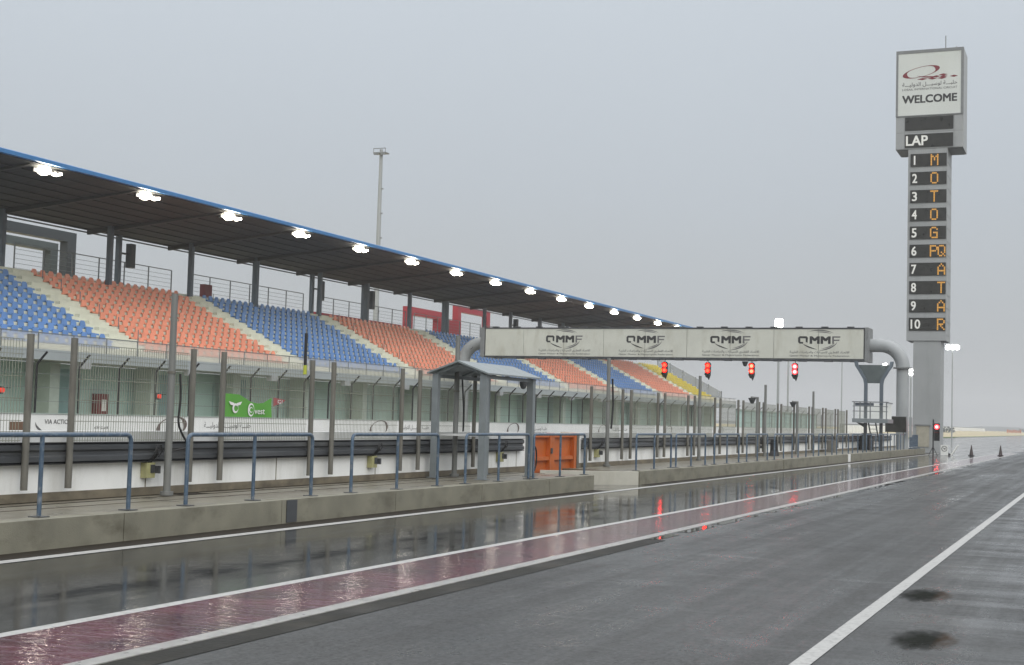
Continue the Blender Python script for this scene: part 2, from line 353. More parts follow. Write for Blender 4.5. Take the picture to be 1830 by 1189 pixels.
def arabic(s):
    s = s.replace('لا', '\u0001'); o = []
    for i, c in enumerate(s):
        if c not in FORMS: o.append(c); continue
        f = FORMS[c]
        pj = i > 0 and s[i-1] in FORMS and len(FORMS[s[i-1]]) == 4
        nj = i+1 < len(s) and s[i+1] in FORMS and len(f) == 4
        o.append(chr(f[(3 if nj else 1) if pj else (2 if nj else 0)]))
    return ''.join(reversed(o))
def text_flat(s, bold=0.0, spacing=1.0):
    c = bpy.data.curves.new('lettering', 'FONT'); c.body = s; c.offset = bold; c.space_character = spacing; c.resolution_u = 3
    o = bpy.data.objects.new('lettering', c); C.objects.link(o)
    me = bpy.data.meshes.new_from_object(o.evaluated_get(bpy.context.evaluated_depsgraph_get()))
    vs = [(v.co.x, v.co.y) for v in me.vertices]; fs = [tuple(p.vertices) for p in me.polygons]
    bpy.data.objects.remove(o); bpy.data.curves.remove(c); bpy.data.meshes.remove(me)
    return vs, fs
def put_flat(mb, vs, fs, plane, at, u0, u1, w0, w1):
    """fit flat outline vs into u0..u1 (across) and w0..w1 (up); plane 'y' faces -Y at y=at, plane 'x' faces +X at x=at"""
    xs = [v[0] for v in vs]; ys = [v[1] for v in vs]; ax, bx, ay, by = min(xs), max(xs), min(ys), max(ys)
    P = [(u0+(v[0]-ax)/(bx-ax)*(u1-u0), w0+(v[1]-ay)/max(1e-6, by-ay)*(w1-w0)) for v in vs]
    mb._add([(p[0], at, p[1]) if plane == 'y' else (at, p[0], p[1]) for p in P], fs)
def put_text(mb, s, plane, at, u0, u1, w0, w1, bold=0.0, spacing=1.0):
    vs, fs = text_flat(s, 0.0, spacing)
    if bold <= 0: return put_flat(mb, vs, fs, plane, at, u0, u1, w0, w1)
    e = bold*(w1-w0)*1.6; sg = -1 if plane == 'y' else 1   # heavier strokes: shifted copies, each a millimetre proud of the last
    for k, (du, dw) in enumerate(((0, 0), (e, 0), (0, e*0.8), (e, e*0.8))):
        put_flat(mb, vs, fs, plane, at+sg*0.001*k, u0+du, u1-e+du, w0+dw, w1-e*0.8+dw)
def crescent(mb, plane, at, cu, cw, a, b, t0, t1, th, n=24, rot=0.0):
    """part of an elliptical swoosh from angle t0 to t1 (degrees) that is thickest in its middle"""
    vs = []
    for k in range(n+1):
        q = R(t0+(t1-t0)*k/n); w = th*math.sin(math.pi*k/n)+0.004
        for s_ in (0, 1):
            u = (a-s_*w)*math.cos(q); v = (b-s_*w)*math.sin(q)
            uu = u*math.cos(rot)-v*math.sin(rot); vv = u*math.sin(rot)+v*math.cos(rot)
            vs.append((cu+uu, at, cw+vv) if plane == 'y' else (at, cu+uu, cw+vv))
    mb._add(vs, [(2*k, 2*k+1, 2*k+3, 2*k+2) for k in range(n)])
def q_logo(mb, plane, at, cu, cw, a, b, rot=R(10), n=40):
    vs = []
    for k in range(n):
        q = 2*math.pi*k/n; w = 0.05+0.20*abs(math.cos(q-0.1))**3
        for s_ in (0, 1):
            u = (a*(1-s_*w))*math.cos(q); v = b*(1-s_*(w*0.6+0.05))*math.sin(q)
            uu = u*math.cos(rot)-v*math.sin(rot); vv = u*math.sin(rot)+v*math.cos(rot)
            vs.append((cu+uu, at, cw+vv) if plane == 'y' else (at, cu+uu, cw+vv))
    mb._add(vs, [(2*k, 2*k+1, (2*k+3) % (2*n), (2*k+2) % (2*n)) for k in range(n)])
def flat_poly(mb, plane, at, pts):
    mb._add([(p[0], at, p[1]) if plane == 'y' else (at, p[0], p[1]) for p in pts], [tuple(range(len(pts)))])

# ================================================================ GROUND
struct(MB().box(-4000, 4000, -300, 4200, -0.6, -0.05), 'ground', 'sand')
struct(MB().quad((-44, -40, 0), (90, -40, 0), (90, 2600, 0), (-44, 2600, 0)), 'pit_lane', 'asphalt')
mb = MB()
mb.box(-11.75, -11.32, -10, 33.35, -0.04, 0.006); mb.box(-11.75, -11.32, 37.3, 106, -0.04, 0.006)
struct(mb, 'gutter', 'gutter')
mb = MB()
def strip(mb, x0, x1, y0, y1, z=0.005): mb.quad((x0, y0, z), (x1, y0, z), (x1, y1, z), (x0, y1, z))
strip(mb, -11.30, -11.10, 2, 108); strip(mb, -7.74, -7.60, 2, 118); strip(mb, -2.12, -1.98, 2, 160)
struct(mb, 'road_marking', 'line')
mb = MB(); strip(mb, -7.60, -6.44, 2, 118, 0.004); struct(mb, 'painted_lane', 'maroon')
mb = MB(); mb.box(-6.44, -6.27, 2, 118, -0.03, 0.012); struct(mb, 'kerb_edge', 'ledge')
mb = MB(); strip(mb, -6.27, -5.96, 2, 20.2, 0.004); struct(mb, 'drain_slot', 'slot')  # flat matte strip, the drain's dark reflection is put into its colour
mb = MB(); y = 20.25
while y < 96:
    e = y+random.uniform(0.5, 2.4); strip(mb, -6.27, -6.08, y, e, 0.004); y = e+random.uniform(0.3, 1.8)
struct(mb, 'drain_channel', 'channel')
# oily, rusty puddle stains on the apron
m_, t_, b_ = newmat('oily_stain')
n, l = t_.nodes.new, t_.links.new
tcn = n('ShaderNodeTexCoord'); mpo = n('ShaderNodeMapping'); mpo.inputs['Scale'].default_value = (1/0.30, 1/0.70, 1.0); l(tcn.outputs['Object'], mpo.inputs[0])
nz = n('ShaderNodeTexNoise'); nz.inputs['Scale'].default_value = 2.6; nz.inputs['Detail'].default_value = 6; l(mpo.outputs[0], nz.inputs['Vector'])
sx_ = n('ShaderNodeSeparateXYZ'); l(mpo.outputs[0], sx_.inputs[0])
rp = n('ShaderNodeValToRGB'); l(sx_.outputs[0], rp.inputs[0])
rp.color_ramp.elements[0].position = 0.30; rp.color_ramp.elements[0].color = (0.025, 0.027, 0.024, 1)
rp.color_ramp.elements[1].position = 0.62; rp.color_ramp.elements[1].color = (0.075, 0.045, 0.025, 1)
l(rp.outputs[0], b_.inputs['Base Color']); b_.inputs['Roughness'].default_value = 0.95; b_.inputs['Specular IOR Level'].default_value = 0.0
vd = n('ShaderNodeVectorMath'); vd.operation = 'LENGTH'; l(mpo.outputs[0], vd.inputs[0])
ma = n('ShaderNodeMath'); ma.operation = 'MULTIPLY_ADD'; l(nz.outputs[0], ma.inputs[0]); ma.inputs[1].default_value = 1.1; l(vd.outputs['Value'], ma.inputs[2])
mr_ = n('ShaderNodeMapRange'); mr_.inputs[1].default_value = 0.85; mr_.inputs[2].default_value = 1.5; mr_.inputs[3].default_value = 0.85; mr_.inputs[4].default_value = 0.0
l(ma.outputs[0], mr_.inputs[0]); l(mr_.outputs[0], b_.inputs['Alpha'])
M['oily'] = m_; M['channel'].node_tree.nodes['Principled BSDF'].inputs['Specular IOR Level'].default_value = 0.3
for i, (x, y, w, h) in enumerate(((-1.74, 15.5, 0.30, 0.75), (-1.39, 12.25, 0.30, 0.62))):
    mb = MB(); mb.quad((-w, -h, 0), (w, -h, 0), (w, h, 0), (-w, h, 0)); o = struct(mb, 'puddle_stain', 'oily'); o.location = (x, y, 0.006); o.rotation_euler[2] = R(0)

# ---- pit wall walkway: kerb blocks with joints and the walkway surface behind them
def blocks(mb, xa, xb, y0, y1, z1, step, gap=0.018, off=0.0):
    y = y0
    while y < y1-0.01:
        e = min(y1, y+step); mb.box(xa, xb, y+(gap/2 if y > y0 else 0), e-(gap/2 if e < y1 else 0), 0, z1+random.uniform(-0.004, 0.004)); y = e
KH = 0.37
mb = MB()
blocks(mb, -12.05, -11.75, -10+2.13, 33.4, KH, 3.82); blocks(mb, -12.05, -11.75, 37.2, 56.0, KH, 4.3); blocks(mb, -12.05, -11.72, 56.02, 104, KH+0.02, 4.9)
struct(mb, 'kerb', 'kerb')
mb = MB(); mb.box(-14.4, -12.052, -10, 33.38, 0, KH-0.008); mb.box(-14.4, -12.052, 37.25, 56, 0, KH-0.008); mb.box(-14.4, -12.052, 56.02, 104, 0, KH)
mb.box(-11.96, -11.755, -10, 33.3, 0.0, 0.0301)
struct(mb, 'walkway', 'deck')
mb = MB(); mb.box(-13.62, -13.56, -9, 33.3, KH-0.0079, KH-0.004); mb.box(-13.05, -13.03, -9, 33.3, KH-0.0079, KH-0.0045); mb.box(-13.99, -13.90, -9, 33.3, KH-0.0079, KH-0.003); mb.box(-13.9, -13.6, 18.9, 19.6, KH-0.0078, KH-0.002); struct(mb, 'walkway_seam', 'gutter')
solo(MB().box(-11.755, -11.735, 19.0, 19.3, 0.02, 0.366), 'drain_cover', 'guard', 'dark metal drain cover plate upright on the kerb face', 'drain cover')
solo(MB().box(-11.76, -11.705, 71.2, 71.9, 0.005, 0.395), 'kerb_marker', 'white', 'white painted patch standing on the far kerb', 'marker')
mb = MB(); mb.prism([(-13.9, 35.15), (-11.78, 37.15), (-11.95, 37.25), (-14.0, 35.4)], 'z', 0, KH-0.004)
solo(mb, 'low_wall', mat('off_white_low_wall', (0.44, 0.43, 0.37), 0.6, var=0.08, stain=(0.25, 0.23, 0.17), stain_amt=0.6), 'low cream splayed wall closing the side of the gate opening', 'low wall')

# ---- pit wall (two lengths)
def pit_wall(y0, y1, label, seams):
    t = thing('pit_wall', label, 'wall', (-14.25, y0, 0), 'lengths of the white pit wall')
    MB().box(-14.55, -14.0, y0, y1, 0, 0.49).build('plinth', 'plinth', t)
    MB().box(-14.5, -14.03, y0+0.01, y1, 0.491, 1.19).build('wall', 'wallwhite', t)
    MB().box(-14.5, -14.06, y0+0.02, y1, 1.191, 1.37).build('parapet', 'wallgrey', t)
    mb = MB()
    for s_ in seams: mb.box(-14.03, -14.022, s_-0.008, s_+0.008, 0.49, 1.19)
    if seams: mb.build('seam', 'plinth', t)
    return t
pit_wall(-8, 34.5, 'near length of low white pit wall, left of the orange gate', [18.45+3.83*k for k in range(-2, 5)])
t = pit_wall(38.35, 108, 'far length of low white pit wall, right of the orange gate', [42.5+4*k for k in range(0, 16)])
MB().box(-14.52, -13.98, 38.25, 38.349, 0, 1.372).build('end_cap', 'cream', t)

# ---- guardrails (double W-beam on short posts, in front of the wall)
def wbeam(mb, y0, y1, zc, h=0.125):
    pr = [(-13.955, zc-h), (-13.905, zc-h*0.85), (-13.905, zc-h*0.35), (-13.945, zc-h*0.12), (-13.945, zc+h*0.12), (-13.905, zc+h*0.35), (-13.905, zc+h*0.85), (-13.955, zc+h), (-13.965, zc+h), (-13.965, zc-h)]
    mb.prism(pr, 'y', y0, y1)
def guardrail(y0, y1, label):
    t = thing('guardrail', label, 'guardrail', (-13.94, y0, KH), 'dark steel guardrails along the pit wall')
    mb = MB(); wbeam(mb, y0, y1, 1.055, 0.142); mb.build('beam', 'guard', t)
    mb = MB(); mb.box(-13.998, -13.90, y0, y1, 1.198, 1.213); mb.box(-13.998, -13.90, y0, y1, 0.897, 0.912); mb.build('shadow_edge', 'black', t)  # black strips paint the shadow lines along the beam's top and bottom
    MB().box(-13.92, -13.86, y0+0.02, y0+0.16, KH, 0.96).build('post', 'post', t)
guardrail(-8, 34.0, 'dark steel guardrail on the pit wall left of the orange gate')
guardrail(38.6, 72.6, 'dark steel guardrail on the pit wall just right of the orange gate')
guardrail(73.5, 103, 'farthest dark steel guardrail, behind the steel marshal tower')

# ---- debris fence panels: two posts hung on the wall face, mesh between
def debris(y0):
    t = thing('debris_fence_panel', '', 'fence', (-13.86, y0, 0.55), 'debris fence panels standing on the pit wall')
    for y in (y0, y0+2.93): MB().cyl((-13.86, y, 0.55), (-13.86, y, 2.735), 0.05, n=8).build('post', 'post', t)
    mb = MB(); y = y0+0.13; 
    while y < y0+2.86:
        mb.box(-13.943, -13.937, y-0.0026, y+0.0026, 1.22, 2.66); y += 0.058
    for z in (1.24, 1.52, 1.83, 2.14, 2.45, 2.66): mb.box(-13.936, -13.926, y0+0.04, y0+2.89, z-0.005, z+0.005)
    mb.build('mesh', 'wire', t)
    return t
starts = [12.6, 16.44, 20.24, 23.97-0.0, 27.75, 39.0, 42.78, 46.52, 50.33, 54.1, 57.9, 61.7, 65.4, 69.2, 73.0, 76.8, 80.6]
d0 = debris(starts[0])
ends = ['leftmost mesh debris fence panel on the pit wall', 'mesh debris fence panel behind the yellowed box and tall pole', 'mesh debris fence panel in front of the green banner',
        'mesh debris fence panel above the second yellowed box, left of the shelter', 'mesh debris fence panel seen through the shelter posts', 'mesh debris fence panel just right of the orange gate']
for i, y in enumerate(starts):
    lb = ends[i] if i < 6 else '%s mesh debris fence panel right of the orange gate' % ORD[i-5]
    if i == 0: d0['label'] = lb
    else: dup(d0, (0, y-starts[0], 0), lb)

# ---- handrails
def handrail(y0, w=3.43):
    t = thing('handrail', '', 'handrail', (-12.03, y0, KH), 'blue grey tubular handrails along the kerb')
    r = 0.03; z = 1.38; k = 0.09; x = -12.03
    pts = [(x, y0, KH+0.02), (x, y0, z-k)]+[(x, y0+k-k*math.cos(R(a)), z-k+k*math.sin(R(a))) for a in (22, 45, 68, 90)]
    pts += [(x, y0+w-k+k*math.sin(R(a)), z-k+k*math.cos(R(a))) for a in (0, 22, 45, 68, 90)]+[(x, y0+w, KH+0.02)]
    MB().tube(pts, r).build('frame', 'rail', t)
    MB().cyl((x, y0+w/2, KH+0.02), (x, y0+w/2, z), r*0.95, n=8).build('post', 'rail', t)
    for q in (0, w/2, w):
        MB().box(x-0.09, x+0.09, y0+q-0.09, y0+q+0.09, KH+0.001, KH+0.014).build('base_plate', 'guard', t)
    return t
hs = [12.05, 16.76, 21.53, 26.27, 30.0, 37.68, 41.65, 46.25, 50.9, 55.6, 60.3, 65.0, 69.7, 74.4, 79.1, 83.8, 88.5, 93.2]
h0 = handrail(hs[0])
hl = ['nearest blue grey handrail, cut by the left edge of the picture', 'blue grey handrail in front of the green banner', 'blue grey handrail left of the steel shelter', 'blue grey handrail in front of the steel shelter', 'handrail in front of the orange gate at the kerb end']
for i, y in enumerate(hs):
    lb = hl[i] if i < 5 else '%s blue grey handrail beyond the gap in the kerb' % ORD[i-5]
    if i == 0: h0['label'] = lb
    else: dup(h0, (0, y-hs[0], 0), lb)

# ---- tall poles
def pole(y, top, label, g='tall grey poles standing against the pit wall'):
    t = thing('tall_pole', label, 'pole', (-13.72, y, KH), g)
    MB().cyl((-13.72, y, KH), (-13.72, y, top), 0.062, 0.055, n=10).build('pole', 'pole', t)
    MB().cyl((-13.72, y, KH), (-13.72, y, KH+0.06), 0.11, n=10).build('foot', 'pole', t)
    MB().cyl((-13.72, y, 2.30), (-13.72, y, 2.34), 0.07, n=10).build('collar', 'post', t)
    return t
pl = [(18.6, 3.58, 'nearest tall grey pole, hung with a loose black cable'), (29.35, 3.6, 'tall grey pole behind the steel shelter'), (40.1, 3.62, 'tall grey pole under the second logo of the gantry'),
      (50.5, 3.48, 'tall grey pole between the first and second traffic lights'), (61.4, 3.5, 'tall grey pole between the third and fourth traffic lights'), (72.5, 3.52, 'farthest tall grey pole, left of the marshal tower')]
for y, z, lb in pl: pole(y, z, lb)
def cable(pts, r, label):
    # smooth the hand-placed points
    P = [Vector(p) for p in pts]; q = []
    for i in range(len(P)-1):
        p0, p1, p2, p3 = P[max(i-1, 0)], P[i], P[i+1], P[min(i+2, len(P)-1)]
        for k in range(5):
            u = k/5; q.append(0.5*((2*p1)+(p2-p0)*u+(2*p0-5*p1+4*p2-p3)*u*u+(3*p1-p0-3*p2+p3)*u**3))
    q.append(P[-1])
    return solo(MB().tube(q, r, 6), 'cable', 'black', label, 'cable', 'black cables hanging on the pit wall')
cable([(-13.64, 18.72, 2.3), (-13.63, 18.74, 1.9), (-13.64, 18.72, 1.55), (-13.62, 18.8, 1.35), (-13.62, 18.98, 1.15), (-13.70, 18.86, 1.09), (-13.78, 18.80, 1.07)], 0.018, 'thick black cable drooping beside the nearest tall pole')
cable([(-13.64, 40.22, 3.0), (-13.63, 40.3, 2.2), (-13.64, 40.2, 1.5)], 0.03, 'black cable running down the pole under the gantry logos')
cable([(-13.64, 29.47, 2.6), (-13.62, 29.55, 1.9), (-13.64, 29.6, 1.4)], 0.02, 'black cable on the pole behind the steel shelter')
cable([(-13.45, 33.2, 1.15), (-13.4, 33.55, 0.98), (-13.42, 33.65, 0.6), (-13.45, 33.6, KH+0.03)], 0.022, 'black hose hanging down behind the right shelter post')

# ---- yellowed socket boxes with looping cables
def sockbox(y, z):
    t = thing('socket_box', '', 'socket box', (-14.0, y, z-0.12), 'yellowed socket boxes on the pit wall')
    MB().box(-14.02, -13.90, y-0.11, y+0.10, z-0.12, z+0.12).build('box', 'box', t)
    MB().box(-13.90, -13.885, y-0.02, y+0.08, z-0.04, z+0.09).build('cover', 'guard', t)
    MB().box(-13.92, -13.83, y+0.101, y+0.15, z-0.05, z+0.07).build('plug', 'guard', t)
    mb = MB()
    for k in range(3):
        a = 0.05*k
        mb.tube([(-13.95, y-0.02+a*0.6, z+0.12), (-13.83, y-0.02+a, z+0.26), (-13.82, y+0.02, z+0.40-a), (-13.83, y+0.14, z+0.40-a*0.5), (-13.83, y+0.17, z+0.30), (-13.84, y+0.10, z+0.22)], 0.011, 6)
    mb.build('cable', 'black', t)
    return t
b0 = sockbox(18.42, 0.76); b0['label'] = 'yellowed socket box left of the nearest tall pole'
for y, lb in ((25.85, 'socket box with cable loops left of the steel shelter'), (32.55, 'socket box seen inside the steel shelter'), (39.9, 'socket box just right of the orange gate'), (61.2, 'small far socket box below the last traffic lights')):
    dup(b0, (0, y-18.42, 0), lb)

# black topped loudspeaker rod with a yellow band
t = thing('antenna', 'black antenna rod with yellow band on top of a debris fence post', 'antenna', (-13.80, 22.72, 2.5))
MB().cyl((-13.78, 22.76, 2.45), (-13.78, 22.76, 2.62), 0.035, n=8).build('band', mat('yellow_tape', (0.45, 0.5, 0.05), 0.5), t)
MB().cyl((-13.78, 22.76, 2.62), (-13.78, 22.76, 3.22), 0.03, n=8).build('rod', 'black', t)
MB().cyl((-13.78, 22.76, 3.22), (-13.78, 22.76, 3.30), 0.012, n=6).build('tip', 'pole', t)

# ---- orange gate
t = thing('gate', 'orange steel double gate closing the gap in the pit wall', 'gate', (-14.0, 34.7, 0))
mb = MB(); mb.box(-14.10, -14.06, 34.55, 38.05, 0.05, 1.33); mb.build('panel', 'orange', t)
mb = MB()
for a, b in ((34.55, 34.68), (35.95, 36.12), (36.13, 36.30), (37.85, 38.05)): mb.box(-14.058, -13.94, a, b, 0.05, 1.36)
for a, b in ((1.24, 1.34), (0.62, 0.72), (0.05, 0.16)):
    mb.box(-14.058, -13.96, 34.681, 35.949, a, b); mb.box(-14.058, -13.96, 36.301, 37.849, a, b)
mb.build('frame', 'orange', t)
MB().box(-14.1, -13.92, 38.06, 38.22, 0.02, 1.33).build('post', 'post', t)
MB().box(-13.93, -13.90, 35.98, 36.08, 0.80, 0.95).build('latch', 'guard', t)

# ---- steel shelter with gable roof
t = thing('shelter', 'open grey steel shelter with a gable roof on the walkway', 'shelter', (-13.2, 29.8, KH))
XL, XR, Y0, Y1 = -13.78, -12.6, 28.4, 31.15
for x, y, w in ((XL, Y0, 0.07), (XR, Y0, 0.08), (XR, Y1, 0.08), (XL+0.02, Y1, 0.07)):
    MB().box(x-w, x+w, y-w, y+w, KH+0.012, 2.68).build('leg', 'shelter', t)
    MB().box(x-w-0.05, x+w+0.05, y-w-0.05, y+w+0.05, KH-0.001, KH+0.011).build('base_plate', 'shelter', t)
XM = (XL+XR)/2
mb = MB(); mb.prism([(XL-0.16, 2.68), (XM, 2.945), (XR+0.16, 2.68), (XR+0.16, 2.715), (XM, 2.985), (XL-0.16, 2.715)], 'y', Y0-0.18, Y1+0.25); mb.build('roof', 'sheet', t)
mb = MB()
for y in (Y0, (Y0+Y1)/2, Y1): mb.prism([(XL, 2.66), (XM, 2.88), (XR, 2.66), (XR, 2.70), (XM, 2.935), (XL, 2.70)], 'y', y-0.03, y+0.03)
mb.box(XL-0.04, XL+0.04, Y0+0.08, Y1-0.08, 2.60, 2.675); mb.box(XR-0.04, XR+0.04, Y0+0.09, Y1-0.09, 2.60, 2.675)
mb.build('roof_frame', 'shelter', t)
MB().box(-13.7, -12.85, Y0+0.12, Y0+1.6, 1.31, 1.35).build('shelf', 'wallgrey', t)
tag(solo(MB().cyl((-12.62, 30.7, 2.50), (-12.62, 30.7, 2.598), 0.085, 0.10, n=12).ball((-12.62, 30.7, 2.50), 0.075, 10, 6), 'dome_camera', 'guard', 'small dome camera under the shelter eave', 'camera'))

# ---- dome cameras on bracket poles
for y, z, lb in ((59.7, 2.92, 'dome camera on the bracket pole below the third traffic light'), (68.2, 2.92, 'dome camera on the bracket pole below the fourth traffic light')):
    t = thing('camera_pole', lb, 'camera', (-13.68, y, KH), 'dome cameras on bracket poles')
    MB().cyl((-13.68, y, KH), (-13.68, y, z), 0.07, 0.06, n=8).build('pole', 'pole', t)
    MB().box(-13.71, -13.65, y-1.15, y-0.06, z-0.06, z).build('arm', 'pole', t)
    MB().cyl((-13.68, y-1.0, z-0.3), (-13.68, y-1.0, z-0.061), 0.06, 0.17, n=10).build('camera', 'guard', t)

# ================================================================ FAR SIDE OF THE TRACK
FX = -42.5
t = thing('barrier_wall', 'long white advertising wall across the track with grey logos', 'wall', (FX, 45, 0))
mb = MB(); y = 20
while y < 249: mb.box(FX-0.35, FX, y, min(y+8.02, 249), 0, 1.345); y += 8.03
mb.build('wall', 'board', t)
MB().box(FX-0.4, FX+0.04, 20, 249, 1.346, 1.385).build('coping', 'tealpil', t)
mb = MB()
PX = FX+0.012
def circ_logo(y):
    q_logo(mb, 'x', PX, y+1.2, 0.82, 1.25, 0.50, R(8))
    for k, (dy, dz) in enumerate(((2.3, .42), (2.9, .46), (3.4, .50))): flat_poly(mb, 'x', PX, [(y+dy-.3, dz), (y+dy, dz-.06), (y+dy+.3, dz), (y+dy, dz+.06)])
for y in (56.6, 78.2, 100.3, 121.6, 143, 165): circ_logo(y)
mb.build('logo', mat('brown_grey_print', (0.12, 0.085, 0.075), 0.5), t)
mb = MB()
for y in (60.5, 82.3, 104.4, 125.7): put_text(mb, arabic('حلبـــة لوسيــــل الدوليـــة'), 'x', PX, y, y+4.3, 0.72, 1.10); put_text(mb, 'LOSAIL INTERNATIONAL CIRCUIT', 'x', PX, y, y+4.3, 0.52, 0.64)
put_text(mb, 'VIA ACTION', 'x', PX, 48.7, 50.45, 0.92, 1.12, 0.02); put_text(mb, 'circuit', 'x', PX, 52.0, 53.0, 0.72, 0.85, 0.02)
crescent(mb, 'x', PX, 48.75, 0.93, 0.62, 0.36, 170, 265, 0.10)
mb.build('lettering', 'inkgrey', t)
mb = MB(); flat_poly(mb, 'x', PX+0.002, [(46.55, .60), (47.7, .60), (47.75, .80), (47.55, 1.0), (46.55, 1.0)]); mb.build('patch', mat('brown_print', (0.16, 0.09, 0.05), 0.6), t)

# catch fence above it
t = thing('catch_fence', 'tall catch fence with dark posts bent at the top, across the track', 'fence', (FX-0.2, 45, 1.38))
ys = [39.95+2.78*k for k in range(0, 33)]; ys += [ys[-1]+4.15*k for k in range(1, 29)]
p0 = MB().tube([(FX-0.2, ys[0], 1.385), (FX-0.2, ys[0], 3.45), (FX-0.17, ys[0]+0.02, 3.55), (FX+0.30, ys[0]+0.05, 4.05)], 0.05, 6).build('post', 'black', t)
for y in ys[1:]:
    c = p0.copy(); C.objects.link(c); c.parent = t; c.location = (0, y-ys[0], 0)
mb = MB()
for z in (1.9, 2.5, 3.1): mb.box(FX-0.26, FX-0.252, 39.95, 243, z-0.008, z+0.008)
mb.box(FX+0.29, FX+0.30, 39.95, 243, 4.04, 4.055)
mb.build('wire', 'railgrey', t)

# green banner with sagging top edge, tied to the debris mesh of the pit wall
BX = -13.90
t = thing('banner', 'green cloth banner with white badge tied to the mesh of a debris fence panel', 'banner', (BX, 20.4, 1.6))
top = [(20.33, 2.03), (20.55, 2.03), (20.80, 2.02), (20.98, 1.97), (21.18, 1.90), (21.38, 1.875), (21.58, 1.89), (21.72, 1.94), (21.85, 1.99)]
mb = MB(); vs = []; nn = 5
for i, (y, z) in enumerate(top):
    for j in range(nn):
        zz = 1.63+(z-1.63)*j/4; vs.append((BX+0.008*math.sin(y*9+j), y, zz))
mb._add(vs, [(i*nn+j, (i+1)*nn+j, (i+1)*nn+j+1, i*nn+j+1) for i in range(len(top)-1) for j in range(nn-1)], True)
mb.build('cloth', 'green', t)
mb = MB(); q = BX+0.018
crescent(mb, 'x', q, 21.16, 1.76, 0.10, 0.118, 0, 360, 0.036); crescent(mb, 'x', q+0.001, 21.16, 1.76, 0.06, 0.05, 20, 330, 0.022)
put_text(mb, 'vest', 'x', q, 21.27, 21.60, 1.685, 1.775, 0.02)
flat_poly(mb, 'x', q, [(20.47, 1.90), (20.63, 1.87), (20.66, 1.82), (20.52, 1.84)]); flat_poly(mb, 'x', q, [(20.87, 1.90), (20.71, 1.87), (20.68, 1.82), (20.82, 1.84)])
crescent(mb, 'x', q+0.001, 20.67, 1.78, 0.09, 0.085, 0, 360, 0.045)
mb.build('print', 'white', t)

# little red lamps on arms
for y, lb in ((45.95, 'small red lamp on the catch fence at the left picture edge'), (56.6, 'small red lamp on the catch fence right of the hose cabinet')):
    t = thing('warning_lamp', lb, 'lamp', (FX+0.05, y, 2.2), 'small red lamps on the catch fence')
    MB().box(FX-0.15, FX+0.1, y+0.12, y+0.5, 2.40, 2.43).build('arm', 'black', t)
    MB().cyl((FX+0.02, y, 2.31), (FX+0.16, y, 2.31), 0.10, n=12).build('lens', 'smallred', t)
    MB().box(FX-0.1, FX+0.018, y-0.15, y+0.15, 2.15, 2.47).build('housing', 'black', t)
t = thing('pennant', 'dark red pennant with white marks on the catch fence', 'flag', (FX, 67.0, 2.0))
mb = MB(); mb.prism([(67.0, 2.02), (67.0, 2.50), (68.25, 2.38), (67.9, 2.2)], 'x', FX-0.02, FX); mb.build('cloth', 'redarch', t)
mb = MB(); put_text(mb, 'Qi', 'x', FX+0.004, 67.4, 67.9, 2.15, 2.38, 0.02); mb.build('print', 'white', t)

# ================================================================ GRANDSTAND
GX0, GY0, GY1 = -46.0, 30.0, 188.0
G = thing('grandstand', 'long roofed concrete grandstand with orange, blue and yellow seat blocks', 'grandstand', (-50, 110, 0))
# teal rear wall of the ground floor with recessed openings and pillars
MB().box(-49.2, -49.0, GY0, GY1, 0, 3.85).build('wall', 'teal', G)
for k in range(0, 20):
    y = 33.0+7.9*k; MB().box(-48.995, -48.97, y, y+1.5, 0, 3.6).build('doorway', 'tealdark', G)
for k in range(0, 20):
    y = 29.2+7.9*k; MB().box(-48.6, -47.6, y+1.9, y+2.6, 0, 3.85).build('pillar', 'tealpil', G)
mb = MB()
for k in range(0, 40):
    y = 31+3.95*k; mb.box(-48.998, -48.985, y, y+0.05, 0, 3.4)
mb.build('wall_joint', 'tealdark', G)
# slab, terrace steps
MB().box(-49.0, GX0, GY0, GY1, 3.87, 4.36).build('slab', 'slab', G)
NR, TR, RI = 13, 0.66, 0.345   # seats are bracketed to the risers, pans just above each tread
XR0, ZR0 = -46.58, 4.66
prof = [(GX0-0.02, 4.362)]
x, z = XR0+0.25, 4.50
prof = [(GX0-0.05, 4.362), (GX0-0.05, 4.44), (x, 4.44)]
for r in range(NR):
    zt = ZR0+RI*r; prof += [(x, zt), (x-TR, zt)]; x -= TR
zt = ZR0+RI*NR
prof += [(x, zt), (x-3.2, zt), (x-3.2, zt-0.4), (-49.0, 4.362)]
mb = MB(); mb.prism(prof, 'y', GY0, 181.0); mb.build('terrace', 'terrace', G)
XBACK = x
ZB = zt
# aisle stairs (half steps), proud of the terrace
AIS = [(42.9, 45.0), (58.9, 61.0), (75.1, 77.1), (91.4, 93.6), (107.8, 110.3), (123.6, 125.5), (139.4, 141.5), (154.4, 156.4), (169.9, 171.7)]
for a, b in AIS:
    mb = MB()
    for r in range(NR):
        xs = XR0+0.25-TR*r
        mb.box(xs-TR*0.5, xs+0.0, a+0.25, b-0.25, ZR0+RI*r+0.002, ZR0+RI*r+RI*0.5) if r else None
    mb.build('stairs', 'terrace', G)
# aisle handrails
for a, b in AIS:
    for r in range(1, NR, 2):
        xs = XR0-TR*r; MB().cyl((xs, b, ZR0+RI*r), (xs, b, ZR0+RI*r+0.85), 0.025, n=6).build('handrail_post', 'railgrey', G) if b < 130 else None
